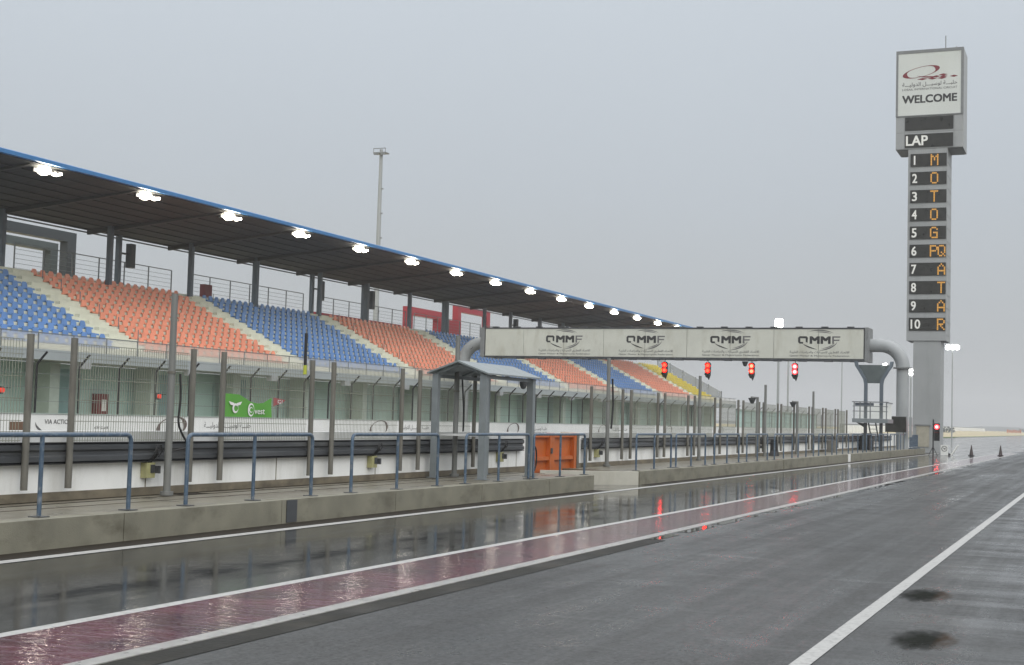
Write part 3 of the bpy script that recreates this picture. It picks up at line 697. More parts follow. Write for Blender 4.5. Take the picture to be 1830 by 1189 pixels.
# front balustrade
mb = MB(); y = GY0
mb.box(GX0-0.06, GX0, GY0, GY1, 5.10, 5.15); mb.build('top_rail', 'railgrey', G)
mb = MB(); y = GY0
while y < GY1-0.5: mb.box(GX0-0.05, GX0-0.01, y, y+0.05, 4.361, 5.10); y += 2.45
mb.build('baluster', 'railgrey', G)
mb = MB(); mb.quad((GX0-0.03, GY0, 4.37), (GX0-0.03, GY1, 4.37), (GX0-0.03, GY1, 5.09), (GX0-0.03, GY0, 5.09)); mb.build('balustrade_panel', 'glass', G)
# end screen of mesh along the last row of steps
mb = MB(); mb.prism([(GX0-0.3, 4.5), (XBACK-0.2, 8.9), (XBACK-0.2, 10.4), (GX0-0.3, 5.9)], 'y', 181.02, 181.06); mb.build('end_screen', 'meshp', G)
mb = MB()
for k in range(6):
    q = k/5; xx = (GX0-0.3)*(1-q)+(XBACK-0.2)*q; mb.box(xx-0.05, xx+0.05, 181.07, 181.15, 4.5+4.4*q, 6.0+4.5*q)
mb.build('end_screen_post', 'railgrey', G)
# roof
RY0, RY1 = 26.0, 172.0
mb = MB(); mb.prism([(-46.5, 13.14), (-56.6, 12.32), (-56.6, 12.42), (-46.5, 13.26)], 'y', RY0, RY1)
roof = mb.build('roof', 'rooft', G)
mb = MB(); mb.prism([(-46.5, 13.17), (-46.5, 13.40), (-46.42, 13.42), (-46.36, 13.38), (-46.36, 13.20)], 'y', RY0, RY1+0.1); mb.build('fascia', 'blue', roof)
y = RY0+2
while y < RY1:
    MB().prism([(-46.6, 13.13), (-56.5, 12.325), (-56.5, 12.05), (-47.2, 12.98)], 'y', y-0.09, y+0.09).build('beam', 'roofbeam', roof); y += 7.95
mb = MB()
for k in range(1, 9):
    xx = -46.6-1.2*k; zz = 13.13-0.0812*1.2*k; mb.box(xx-0.05, xx+0.05, RY0, RY1, zz-0.05, zz-0.012)
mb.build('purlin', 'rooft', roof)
mb = MB()
for xx, zz in ((-56.62, 12.20), (-56.75, 12.44)): mb.cyl((xx, RY0, zz), (xx, RY1, zz), 0.05, n=6)
mb.build('gutter_pipe', 'railgrey', roof)
# columns
for i, (y, xx) in enumerate(((52.2, -55.9), (59.69, -55.6), (67.5, -54.6), (70.3, -56.2), (75.6, -54.6), (77.8, -56.2), (83.7, -54.9), (85.5, -56.2), (92.4, -54.9), (93.4, -56.2), (100.4, -55.2), (101.6, -56.2), (108.4, -55.4), (115.9, -55.4), (116.9, -56.2), (124.4, -55.4), (130.9, -55.4), (132.8, -56.2), (139.0, -55.4), (140.8, -56.2), (145.9, -55.4), (149.3, -56.2))):
    zt_ = 13.14+(xx+46.5)*0.0812
    MB().box(xx-0.14, xx+0.14, y-0.14, y+0.14, 8.0, zt_).build('column', 'steelcol', G)
# small loudspeakers hung on some columns
for y, lb in ((71.0, 'dark loudspeaker hung on the second column above the orange block'), (94.2, 'dark loudspeaker on a column above the left end of the second orange block'), (102.4, 'dark loudspeaker on a column beside the light mast'), (133.5, 'small dark loudspeaker on a column just above the gantry')):
    t = thing('loudspeaker', lb, 'loudspeaker', (-56.0, y, 10.5), 'dark loudspeakers on the stand columns')
    MB().box(-56.2, -55.8, y, y+0.45, 10.4, 11.9).build('cabinet', 'blkarch', t)
    MB().box(-56.25, -56.05, y-0.55, y-0.001, 11.2, 11.3).build('bracket', 'blkarch', t)
solo(MB().box(-56.2, -55.8, 78.9, 79.75, 9.3, 10.15), 'bin', 'redbox', 'dark red box on the top deck beside a stand column', 'box')

# rear railings on the deck
def backrail(y0, y1, label):
    t = thing('rear_railing', label, 'railing', (-57, y0, ZB), 'grey railings along the top deck of the stand')
    for k in range(7): y = y0+(y1-y0)*k/6; MB().box(-57.03, -56.97, y-0.03, y+0.03, ZB, 10.825).build('post', 'railgrey', t)
    mb = MB(); mb.box(-57.03, -56.97, y0, y1, 10.83, 10.88)
    for k in range(5): z = 9.45+0.27*k; mb.box(-57.01, -56.99, y0, y1, z, z+0.02)
    mb.build('bar', 'railgrey', t)
ln = ['in front of the charcoal portal', 'above the left orange block', 'above the first whole blue block', 'above the second orange block, left of the mast', 'above the block behind the gantry elbow', 'just above the gantry panel']
for i, (a, b) in enumerate(((46, 61.0), (62.2, 76.8), (78.7, 93.5), (95.6, 110.8), (112.5, 127), (128.5, 143))): backrail(a, b, 'grey railing on the top deck '+ln[i])
solo(MB().box(-57.0, -56.95, 30, 181, ZB+0.002, ZB+0.25), 'deck_upstand', 'slab', 'low concrete upstand along the back of the top deck', 'upstand')

# portals behind the top deck
def portal(y0, y1, z0, z1, w, xx, mk, label, depth=0.6, right=True):
    mb = MB()
    mb.box(xx-depth, xx, y0, y1, z1-w, z1)
    mb.box(xx-depth, xx, y1-w*1.3, y1, z0, z1-w-0.001)
    mb.box(xx-depth, xx, y0, y0+w*1.3, z0, z1-w-0.001)
    return solo(mb, 'portal', mk, label, 'portal')
portal(45, 70.9, 9.2, 12.62, 0.62, -60, 'blkarch', 'tall charcoal portal frame behind the top deck at far left')
portal(46, 68.1, 9.0, 11.6, 0.5, -59, 'gryarch', 'lower grey portal frame in front of the charcoal one')
portal(117.2, 124.6, 9.2, 11.9, 0.75, -60, 'redarch', 'lower red portal frame above the blue seats')
portal(128.1, 136.2, 9.2, 12.9, 0.62, -60, 'redarch', 'taller red portal frame left of the gantry panel')
solo(MB().box(-60, -59.6, 124.61, 128.09, 9.6, 11.2), 'red_link_wall', 'redarch', 'red wall linking the two red portals', 'wall')
solo(MB().box(-58.6, -58.0, 97.0, 112, 9.0, 9.75), 'red_parapet', 'redarch', 'low red parapet behind the railing beside the mast', 'parapet')

# wall boxes under the slab, hose cabinet
for i, y in enumerate((55.5, 64.2, 72.5, 81.4, 90.0, 98.7, 107.2, 115.8, 124.2, 132.7)):
    tag(solo(MB().box(-46.3, -45.98, y-0.35, y+0.35, 3.55, 3.88), 'light_fitting', 'tower', '%s square white light fitting from the left under the grandstand slab edge' % ORD[i], 'light fitting', 'square white light fittings under the slab edge'))
t = thing('hose_cabinet', 'dark red fire hose cabinet on the teal grandstand wall', 'cabinet', (-48.6, 59.7, 0.8))
MB().box(-48.95, -48.6, 59.6, 60.5, 1.3, 2.4).build('cabinet', 'redbox', t); MB().box(-48.598, -48.57, 59.95, 60.3, 1.5, 2.1).build('label_plate', 'white', t)

# ---- seats: two kinds of shape shared, one object per seat for the largest ones
def seat_mesh(mb, ox=0, oy=0, oz=0, w=0.66):
    """shell seat facing +X: narrow rounded back rising out of a wide pan with a turned-down lip"""
    def P(x, y, z): return (ox+x, oy+y, oz+z-0.27)
    a = w/2; c = 0.195
    pts = [(-a*.96, .30), (-a*.96, .40), (-c*1.1, .45), (-c, .64), (-c*.6, .74), (c*.6, .74), (c, .64), (c*1.1, .45), (a*.96, .40), (a*.96, .30)]
    n_ = len(pts)
    vs = [P(-.20-.12*(z-.3), y, z) for y, z in pts]+[P(-.235-.12*(z-.3), y, z) for y, z in pts]
    mb._add(vs, [tuple(range(n_)), tuple(reversed(range(n_, 2*n_)))]+[(k, n_+k, n_+(k+1) % n_, (k+1) % n_) for k in range(n_)])
    pp = [(-.198, .35), (-.05, .355), (.15, .40), (.20, .37), (.20, .30), (.17, .34), (-.198, .31)]
    m_ = len(pp)
    vs = [P(x, -a*.92, z) for x, z in pp]+[P(x, a*.92, z) for x, z in pp]
    mb._add(vs, [tuple(reversed(range(m_))), tuple(range(m_, 2*m_))]+[(k, (k+1) % m_, m_+(k+1) % m_, m_+k) for k in range(m_)])
BLOCKS = [(27.2, 42.7, 'seato'), (45.3, 58.7, 'seatb'), (61.2, 74.9, 'seato'), (77.3, 91.2, 'seatb'), (93.8, 107.6, 'seato'), (110.5, 123.4, 'seatb'), (125.7, 139.2, 'seato'), (141.7, 154.2, 'seatb'), (156.6, 169.7, 'seato'), (171.9, 180.6, 'seaty')]
SL = {'seatb': ('blue', 'blue seats in the leftmost block of the grandstand'), 'seato': ('orange', 'orange seats in the leftmost orange block of the grandstand')}
seats = []
def project(p):
    d = Vector(p)-EYE; zz = d.dot(fw); return 915+2514.5*d.dot(r2)/zz, 594.5-2514.5*d.dot(u2)/zz
for a, b, mk in BLOCKS:
    nS = max(1, int(round((b-a)/0.70))); stp = (b-a)/nS
    for r in range(NR):
        for k in range(nS):
            y = a+stp*(k+0.30+0.42*(r % 2)); p = (XR0-TR*r-0.06, y, ZR0+RI*r)
            px, py = project((p[0], p[1], p[2]+0.5)); d = (Vector(p)-EYE).length
            seats.append((d, -8 < px < 1840 and r > 0, p, mk, r, k, nS))
vis = sorted([s_ for s_ in seats if s_[1] and 45 < s_[2][1] < 91.3], key=lambda s_: s_[0])[:300]
visset = set((s_[2]) for s_ in vis)
smesh = {}
for d, _, p, mk, r, k, nS in vis:
    key = (mk, p[1] > 76)
    if mk not in smesh:
        m0 = MB(); seat_mesh(m0); o = m0.build('stadium_seat', mk); smesh[mk] = o
    else:
        o = smesh[mk].copy(); C.objects.link(o)
    o.location = p
    row = ORD[r]+' row from the front'
    if mk == 'seato': tag(o, 'orange seat, leftmost orange block, %s, %s seat from its left aisle' % (row, ORD[k]), 'seat', 'orange seats in the leftmost orange block')
    elif p[1] < 60: tag(o, 'blue seat, leftmost block, %s, %s seat from its right aisle' % (row, ORD[nS-1-k]), 'seat', 'blue seats in the leftmost block')
    else: tag(o, 'blue seat right of leftmost orange block, %s, %s from left aisle' % (row, ORD[k]), 'seat', 'blue seats in the second blue block')
mb = MB(); order = ['seatb', 'seato', 'seaty']
for d, _, p, mk, r, k, nS in seats:
    if p in visset or p[1] < 40: continue
    mb.cur = order.index(mk); seat_mesh(mb, *p)
o = mb.build('stadium_seats', order); tag(o, 'remaining rows of blue, orange and yellow plastic seats farther along the grandstand', 'seats', kind='stuff')

# ---- floodlights under the roof edge
def flood(y):
    t = thing('floodlight', '', 'floodlight', (-47, y, 13.1), 'floodlights along the front edge of the stand roof')
    MB().box(-47.25, -47.12, y-0.42, y+1.2, 12.86, 13.06).build('housing', 'black', t); MB().box(-46.88, -46.72, y+0.60, y+1.2, 13.02, 13.05).build('bracket', 'black', t)
    MB().ball((-46.80, y-0.08, 12.93), 0.34, 16, 10, 0.60).build('lamp', 'flood', t)
    mb = MB(); mb.ball((-46.8, y+0.66, 12.88), 0.13, 10, 6, 0.7); mb.tube([(-46.8, y+0.74, 12.88), (-46.8, y+0.92, 12.89), (-46.8, y+1.12, 12.97)], [0.08, 0.04, 0.07], 8)
    mb.build('lamp', 'flood', t)
    MB().cyl((-47.118, y-0.08, 12.95), (-46.92, y-0.08, 12.93), 0.10, 0.24, n=14, cap=False).build('reflector', 'black', t)
    return t
FY = [52.85+7.745*k for k in range(15)]
fl = flood(FY[0])
for i, y in enumerate(FY):
    lb = '%s glowing floodlight from the left under the blue roof edge' % (ORD[i] if i else 'leftmost')
    if i == 0: lb = 'leftmost and largest glowing floodlight under the blue roof edge'; fl['label'] = lb
    elif i == 14: dup(fl, (0, y-FY[0], 0), 'farthest glowing floodlight under the blue roof edge, by the gantry')
    else: dup(fl, (0, y-FY[0], 0), lb)

# teal screen wall beyond the stand
t = thing('screen_wall', 'low teal glazed screen wall beyond the end of the grandstand', 'wall', (-46, 190, 0))
MB().box(-46.1, -46, 188.4, 246, 0, 3.6).build('wall', 'teal', t)
mb = MB(); y = 189
while y < 246: mb.box(-45.998, -45.9, y, y+0.25, 0, 3.7); y += 3.9
mb.build('rib', 'tealdark', t)
MB().box(-46.2, -45.8, 188.4, 246, 3.61, 3.8).build('cap', 'tealpil', t)

# ================================================================ GANTRY
GYc = 96.0
t = thing('gantry', 'cream start gantry spanning the track on two curved grey pipe columns', 'gantry', (-28.5, GYc, 0))
beam = MB().box(-42.2, -14.7, 95.06, 96.9, 6.26, 8.28).build('beam', 'towerdark', t)
mb = MB(); seams = [-42.18, -39.13, -36.0, -32.95, -29.87, -26.82, -23.75, -20.72, -17.7, -14.72]
for a, b in zip(seams, seams[1:]): mb.box(a+0.012, b-0.012, 95.0, 95.055, 6.28, 8.26)
mb.build('panel', 'banner', t)
mb = MB(); mb.box(-42.25, -14.65, 94.96, 96.95, 8.281, 8.36); mb.box(-42.25, -14.65, 94.96, 96.95, 6.16, 6.259)
x = -41.6
while x < -15: mb.box(x, x+0.45, 94.93, 95.2, 8.361, 8.43); mb.box(x+0.2, x+0.75, 94.93, 95.25, 6.06, 6.159); x += 1.72
mb.build('trim', 'guard', t)
MB().box(-14.649, -14.42, 95.0, 97.0, 6.1, 8.38).build('end_frame', 'towerdark', t); MB().box(-42.6, -42.251, 95.0, 97.0, 6.2, 8.36).build('end_frame', 'towerdark', t)
def pipe(side):
    if side > 0: cx, x0 = -12.3, -14.419
    else: cx, x0 = -44.35, -42.601
    rr = 1.45; zc = 7.24; s_ = 1 if side > 0 else -1
    pts = [(x0, GYc, zc)]
    for a in range(0, 91, 9): pts.append((cx-s_*rr+s_*rr*math.sin(R(a)), GYc, zc-rr+rr*math.cos(R(a))))
    MB().tube(pts, 0.45, 20).build('elbow', 'pipe', t)
    MB().cyl((cx, GYc, 5.70), (cx, GYc, 5.789), 0.62, n=20).build('flange', 'towerdark', t)
    MB().cyl((cx, GYc, 0), (cx, GYc, 5.699), 0.41, n=20).build('column', 'pipe', t)
    mb = MB()
    for z_, yy in ((6.9, GYc-0.46),): mb.tube([(cx-s_*0.9, yy, z_+0.05), (cx-s_*0.85, yy-0.06, z_-0.1), (cx-s_*0.7, yy-0.03, z_-0.12)], 0.02, 5)
    mb.build('hook', 'black', t)
pipe(1); pipe(-1)
for k, x in enumerate((-36.0, -29.87, -23.78, -17.7)):
    mb = MB(); q = 94.994; x = x+0.05
    put_text(mb, 'MM', 'y', q, x-0.64, x+0.76, 7.27, 7.78, 0.10)
    # squared Q ring drawn as strokes
    a0, a1, w0, w1, th = x-1.42, x-0.76, 7.28, 7.78, 0.15
    flat_poly(mb, 'y', q, [(a0, w0+.1), (a0+.1, w0), (a1-.32, w0), (a1-.32, w0+th-.03), (a0+.16, w0+th-.03), (a0+th, w0+.14)])
    flat_poly(mb, 'y', q, [(a0, w0+.1), (a0+th, w0+.14), (a0+th, w1-.14), (a0, w1-.1)])
    flat_poly(mb, 'y', q, [(a0, w1-.1), (a0+th, w1-.14), (a1-th, w1-.14), (a1, w1-.1), (a1-.1, w1), (a0+.1, w1)])
    flat_poly(mb, 'y', q, [(a1-th, w1-.14), (a1-th, w0+.12), (a1-.02, w0+.06), (a1, w1-.1)])
    crescent(mb, 'y', q, x+0.05, 7.58, 1.28, 0.70, 205, 262, 0.085)
    mb.build('lettering', 'ink', t)
    mb = MB()
    flat_poly(mb, 'y', q, [(x+.86, 7.78), (x+.86, 7.28), (x+.98, 7.28), (x+.98, 7.78)]); flat_poly(mb, 'y', q, [(x+.98, 7.78), (x+.98, 7.69), (x+1.4, 7.69), (x+1.4, 7.78)]); flat_poly(mb, 'y', q, [(x+.98, 7.56), (x+.98, 7.47), (x+1.33, 7.47), (x+1.36, 7.56)])
    crescent(mb, 'y', q, x+0.02, 7.52, 1.25, 0.70, 42, 125, 0.075); crescent(mb, 'y', q, x+0.1, 7.48, 1.1, 0.62, 50, 110, 0.06)
    crescent(mb, 'y', q, x+0.02, 7.54, 1.20, 0.72, 268, 350, 0.085); crescent(mb, 'y', q, x+0.05, 7.54, 1.05, 0.60, 275, 340, 0.05)
    mb.build('logo', 'inkgrey', t); mb = MB()
    put_text(mb, arabic('الاتحـاد القطـري للسيـارات والدراجـات الناريـة'), 'y', q, x-1.98, x+2.0, 6.56, 6.80, 0.012); mb.build('arabic_lettering', 'inkgrey', t); mb = MB()
    put_text(mb, 'Qatar Motor & Motorcycle Federation', 'y', q, x-1.98, x+2.0, 6.38, 6.52, 0.02)
    mb.build('small_lettering', 'inkgrey', t)
solo(MB().cyl((-22.75, 95.3, 5.85), (-22.75, 95.3, 6.05), 0.16, 0.22, n=10).ball((-22.75, 95.3, 5.85), 0.15, 10, 6), 'gantry_camera', 'guard', 'round camera hanging under the gantry between two traffic lights', 'camera')

# traffic lights
def tlight(x, lm, core, label):
    t = thing('traffic_light', label, 'traffic light', (x, 95.1, 4.8), 'traffic lights hanging under the gantry')
    MB().box(x-0.02, x+0.02, 95.09, 95.13, 5.96, 6.20).build('hanger', 'black', t)
    mb = MB(); mb.prism([(x-0.19, 5.08), (x-0.13, 4.92), (x+0.02, 4.86), (x+0.06, 4.74), (x+0.12, 4.90), (x+0.19, 5.10), (x+0.19, 5.86), (x+0.10, 5.96), (x-0.12, 5.96), (x-0.19, 5.88)], 'y', 95.02, 95.2); mb.build('housing', 'black', t)
    for k, z in enumerate((5.73, 5.37)):
        lens = MB().cyl((x, 95.018, z), (x, 94.97, z), 0.185, 0.17, n=16).build('lens', lm, t)
        if core: MB().cyl((x, 94.965, z), (x, 94.96, z), 0.12, n=14).build('bulb', core, lens)
    MB().cyl((x, 95.018, 5.05), (x, 94.98, 5.05), 0.14, n=14).build('dark_lens', 'screen', t)
    for z in (5.73, 5.37, 5.05):
        mb = MB(); vs = []
        for k in range(9):
            q = R(10+20*k); 
            for d_ in (95.017, 94.80): vs.append((x+0.195*math.cos(q), d_, z+0.195*math.sin(q)))
        mb._add(vs, [(2*k, 2*k+1, 2*k+3, 2*k+2) for k in range(8)]); mb.build('visor', 'black', t)
for x, lm, core, lb in ((-28.40, 'redlamp', 'redlamp2', 'leftmost traffic light under the gantry, with two deep red lamps lit'), (-25.30, 'redlamp', 'redlamp2', 'second traffic light under the gantry from the left, two red lamps lit'),
                        (-22.22, 'redlamp', 'hot', 'third traffic light under the gantry, two pale red lamps lit'), (-19.26, 'redlamp3', 'hot2', 'rightmost and brightest traffic light under the gantry')):
    tlight(x, lm, core, lb)

# ================================================================ LAP TOWER
TY = 112.0
t = thing('display_tower', 'tall grey lap display tower with WELCOME sign on top', 'tower', (-12.6, TY+1.5, 0))
MB().box(-13.6, -11.55, TY+0.12, TY+2.5, 0, 8.55).build('column', 'tower', t)
mb = MB()
for k in range(1, 28): mb.box(-13.6, -11.55, TY+0.114, TY+0.1195, k*0.305, k*0.305+0.012)
mb.build('joint', mat('faint_joint', (0.34, 0.355, 0.355), 0.5), t)
MB().box(-14.12, -11.17, TY+0.03, TY+3.2, 8.551, 23.50).build('shaft', 'tower', t)
hd = MB().box(-15.08, -10.04, TY, TY+3.2, 23.501, 31.28).build('head', 'tower', t)
MB().box(-14.95, -10.15, TY+0.2, TY+3.0, 23.44, 23.5005).build('soffit', 'towerdark', hd)
mb = MB(); mb.box(-15.1, -10.02, TY-0.06, TY-0.001, 31.06, 31.30); mb.box(-15.1, -14.94, TY-0.06, TY-0.001, 26.15, 31.059); mb.box(-10.22, -10.02, TY-0.06, TY-0.001, 26.15, 31.059); mb.box(-15.1, -10.02, TY-0.06, TY-0.001, 26.08, 26.149)
mb.build('sign_frame', 'towerdark', hd)
MB().box(-14.939, -10.221, TY-0.03, TY-0.001, 26.15, 31.06).build('sign', 'towersign', hd)
q = TY-0.036
mb = MB(); q_logo(mb, 'y', q, -13.2, 29.55, 1.42, 0.40, R(11), 56); mb.build('logo', 'inkred', hd)
mb = MB()
crescent(mb, 'y', q, -12.45, 29.75, 1.55, 0.70, 225, 300, 0.11)
for dx, dz, w_ in ((-13.1, 28.98, .42), (-12.35, 28.98, .38), (-11.65, 28.98, .36), (-12.05, 29.13, .3), (-11.55, 29.24, .35), (-11.5, 29.10, .3), (-10.75, 29.08, .30)):
    flat_poly(mb, 'y', q-0.002, [(dx-w_, dz), (dx, dz-0.09), (dx+w_, dz), (dx, dz+0.08)])
mb.build('checker_marks', 'inkred', hd)
mb = MB(); put_text(mb, 'WELCOME', 'y', q, -14.62, -10.50, 27.10, 27.74, 0.055); mb.build('welcome_lettering', 'ink', hd)
mb = MB(); put_text(mb, arabic('حلبـــة لوسيـــل الدوليـــة'), 'y', q, -14.62, -10.5, 28.36, 28.76, 0.015); mb.build('arabic_lettering', 'inkgrey', hd); mb = MB(); put_text(mb, 'LOSAIL INTERNATIONAL CIRCUIT', 'y', q, -14.62, -10.5, 28.12, 28.28, 0.01); mb.build('small_lettering', 'inkgrey', hd)
MB().box(-14.38, -10.76, TY-0.04, TY-0.001, 24.95, 26.0).build('display', 'screen', hd)
lp = MB().box(-14.38, -10.77, TY-0.04, TY-0.001, 23.60, 24.66).build('display', 'screen', hd)
mb = MB(); put_text(mb, 'LAP', 'y', TY-0.046, -14.30, -12.65, 23.76, 24.54, 0.04); mb.build('lettering', 'ivory', lp)
GL = {'M': ['10001', '11011', '10101', '10101', '10001', '10001', '10001'], 'O': ['01110', '10001', '10001', '10001', '10001', '10001', '01110'], 'T': ['11111', '00100', '00100', '00100', '00100', '00100', '00100'],
      'G': ['01110', '10001', '10000', '10111', '10001', '10001', '01111'], 'P': ['11110', '10001', '10001', '11110', '10000', '10000', '10000'], 'Q': ['01110', '10001', '10001', '10001', '10101', '10010', '01101'],
      'A': ['00100', '01010', '10001', '10001', '11111', '10001', '10001'], 'R': ['11110', '10001', '10001', '11110', '10100', '10010', '10001']}
rows = [('1', 'M', ''), ('2', 'O', ''), ('3', 'T', ''), ('4', 'O', ''), ('5', 'G', ''), ('6', 'P', 'Q'), ('7', '', 'A'), ('8', '', 'T'), ('9', '', 'A'), ('10', '', 'R')]
for i, (nm, c1, c2) in enumerate(rows):
    zt_ = 23.10-1.42*i; zb_ = zt_-1.0
    d = MB().box(-13.93, -11.23, TY-0.03, TY+0.029, zb_, zt_).build('display', 'screen', t)
    mb = MB(); put_text(mb, nm, 'y', TY-0.036, -13.80 if nm != '1' else -13.69, -13.42 if len(nm) == 1 and nm != '1' else (-13.57 if nm == '1' else -13.08), zb_+0.14, zt_-0.14, 0.03); mb.build('numeral', 'ivory', d)
    mb = MB()
    for c, xa in ((c1, -12.42), (c2, -11.84)):
        if not c: continue
        for r_, row in enumerate(GL[c]):
            for k_, ch in enumerate(row):
                if ch == '1':
                    xx = xa+k_*0.118; zz = zt_-0.07-r_*0.128; mb.box(xx, xx+0.100, TY-0.05, TY-0.0305, zz-0.110, zz)
    mb.build('amber_letter', 'amber', d)
mb = MB(); mb.cyl((-11.5, TY+1.2, 31.28), (-11.5, TY+1.2, 32.6), 0.04, n=6); mb.build('antenna', 'towerdark', t)
mb = MB(); mb.cyl((-10.7, TY+1.2, 31.28), (-10.7, TY+1.2, 31.7), 0.25, 0.02, n=6); mb.build('beacon', 'towerdark', t)
MB().box(-13.3, -12.35, TY+0.06, TY+0.113, 0.4, 2.0).build('door', mat('buff_door', (0.36, 0.34, 0.27), 0.6), t)
mb = MB(); mb.box(-13.4, -12.25, TY+0.0, TY+0.1, 2.01, 2.10); mb.build('lintel', 'towerdark', t)
mb = MB()
for k in range(14): mb.box(-11.169, -11.155, TY+0.15, TY+3.1, 9.0+k*1.03, 9.03+k*1.03)
mb.build('cladding_joint', 'towerdark', t)
mb = MB()
for z in (25.98+0.06, 24.8, 23.52): mb.box(-15.07, -10.05, TY-0.006, TY-0.0005, z, z+0.025)
for x in (-14.42, -10.72): mb.box(x, x+0.02, TY-0.006, TY-0.0005, 23.56, 26.03)
mb.build('panel_seam', 'towerdark', hd)

# ================================================================ MARSHAL TOWER (steel, flared posts)
t = thing('marshal_tower', 'steel marshal tower with ladder, railed deck and flared roof posts', 'tower', (-12.8, 86.5, KH))
for x, s_ in ((-13.22, -1), (-12.30, 1)):
    MB().box(x-0.09, x+0.09, 86.3, 86.5, KH, 2.03).build('leg', 'blkarch', t)
    w = 0.10
    cl = [(x, 3.1), (x, 4.35), (x+s_*0.06, 4.65), (x+s_*0.35, 5.15), (x+s_*0.55, 5.45), (x+s_*0.60, 5.72)]
    L_ = [(a-w, b) for a, b in cl]; R_ = [(a+w, b) for a, b in cl]
    MB().prism(L_+R_[::-1], 'y', 86.3, 86.5).build('roof_post', 'steelcol', t)
    MB().box(x-0.09, x+0.09, 86.3, 86.5, 2.29, 3.101).build('deck_post', 'shelter', t)
mb = MB(); mb.prism([(-13.72, 5.52), (-11.80, 5.52), (-12.12, 4.95), (-12.28, 4.42), (-13.24, 4.42), (-13.40, 4.95)], 'y', 86.51, 86.56); mb.build('roof_panel', 'gryarch', t)
MB().box(-13.95, -11.85, 86.0, 88.3, 2.04, 2.28).build('deck', 'shelter', t)
mb = MB()
for x in (-13.85, -13.5, -12.9, -11.95): mb.box(x-0.03, x+0.03, 86.05, 86.11, 2.281, 3.25)
for z in (2.7, 3.0): mb.box(-13.93, -11.88, 86.06, 86.10, z, z+0.04)
mb.box(-13.97, -11.83, 86.0, 86.16, 3.251, 3.31); mb.box(-11.93, -11.87, 86.17, 88.2, 3.22, 3.28)
mb.build('railing', 'railgrey', t)
MB().box(-13.8, -12.7, 86.111, 86.15, 3.05, 3.22).build('sign_board', 'steelcol', t)
MB().box(-13.9, -11.9, 87.9, 87.95, 2.281, 3.2).build('rear_panel', 'board', t)
mb = MB()
mb.prism([(-13.24, 1.99), (-13.6, 2.03), (-13.75, 2.03), (-13.2, 1.7)], 'y', 86.32, 86.48)
mb.build('brace', 'blkarch', t)
mb = MB()
for o_ in (0, 0.42): mb.prism([(-13.05+o_, 2.03), (-12.97+o_, 2.03), (-12.67+o_, KH), (-12.75+o_, KH)], 'y', 86.18, 86.23)
for k in range(7):
    z = 0.55+0.22*k; xx = -12.72-0.18*(z-KH)/1.66*1.6; mb.box(xx, xx+0.42, 86.12, 86.26, z, z+0.03)
mb.build('ladder', 'blkarch', t)
t = thing('deck_lamp', 'small glowing lamp on the roof panel of the marshal tower', 'lamp', (-12.05, 86.25, 5.45))
MB().ball((-12.05, 86.2, 5.56), 0.09, 10, 6, 0.7).cyl((-12.2, 86.2, 5.54), (-12.0, 86.2, 5.58), 0.05, n=8).build('lamp', 'mastlamp', t)
MB().box(-12.1, -12.0, 86.29, 86.299, 5.4, 5.6).build('bracket', 'black', t)

# dark notice board beside the gantry column
t = thing('notice_board', 'dark blank display board in front of the gantry column', 'board', (-12.6, 94.3, KH))
MB().box(-13.15, -11.82, 94.22, 94.34, 1.50, 2.50).build('board', 'screen', t)
MB().box(-13.18, -11.79, 94.2, 94.36, 2.501, 2.54).build('frame', 'towerdark', t)
for x in (-13.0, -12.0): MB().box(x-0.03, x+0.03, 94.26, 94.32, KH, 1.499).build('leg', 'pole', t)
solo(MB().box(-11.78, -11.60, 95.3, 95.5, 1.2, 2.5), 'control_cabinet', 'pipe', 'narrow grey control cabinet on the right side of the gantry column', 'cabinet')
# crowd barrier panels at the far kerb
def barrier(y0, label):
    t = thing('crowd_barrier', label, 'barrier', (-12.0, y0, KH), 'grey crowd barriers on the far kerb')
    mb = MB(); mb.box(-12.02, -11.98, y0, y0+2.2, 1.30, 1.34); mb.box(-12.02, -11.98, y0, y0+2.2, 0.50, 0.54)
    for k in range(12): mb.box(-12.01, -11.99, y0+0.2*k, y0+0.2*k+0.03, 0.541, 1.299)
    mb.build('bars', 'rail', t)
    for y in (y0+0.2, y0+1.9): MB().box(-12.25, -11.8, y, y+0.05, KH, 0.45).build('foot', 'rail', t)
barrier(97.4, 'grey crowd barrier just right of the gantry column'); barrier(99.8, 'grey crowd barrier beside the red signal')
solo(MB().box(-13.9, -13.3, 88.6, 90.4, KH, 1.25).box(-13.8, -13.4, 88.7, 90.3, 1.251, 1.4), 'generator', 'black', 'dark equipment crate on the walkway right of the marshal tower', 'crate')
mb = MB(); mb.prism([(62.2, KH), (63.0, KH), (62.75, 0.6), (62.45, 1.1), (62.4, 0.6)], 'x', -13.7, -13.4)
solo(mb, 'prop_stand', 'black', 'small black pointed stand against the pit wall', 'stand')
mb = MB(); mb.box(-13.7, -13.3, 76.3, 77.1, KH, 1.0); solo(mb, 'cabinet_box', 'post', 'brown grey metal cabinet below the farthest guardrail', 'cabinet')

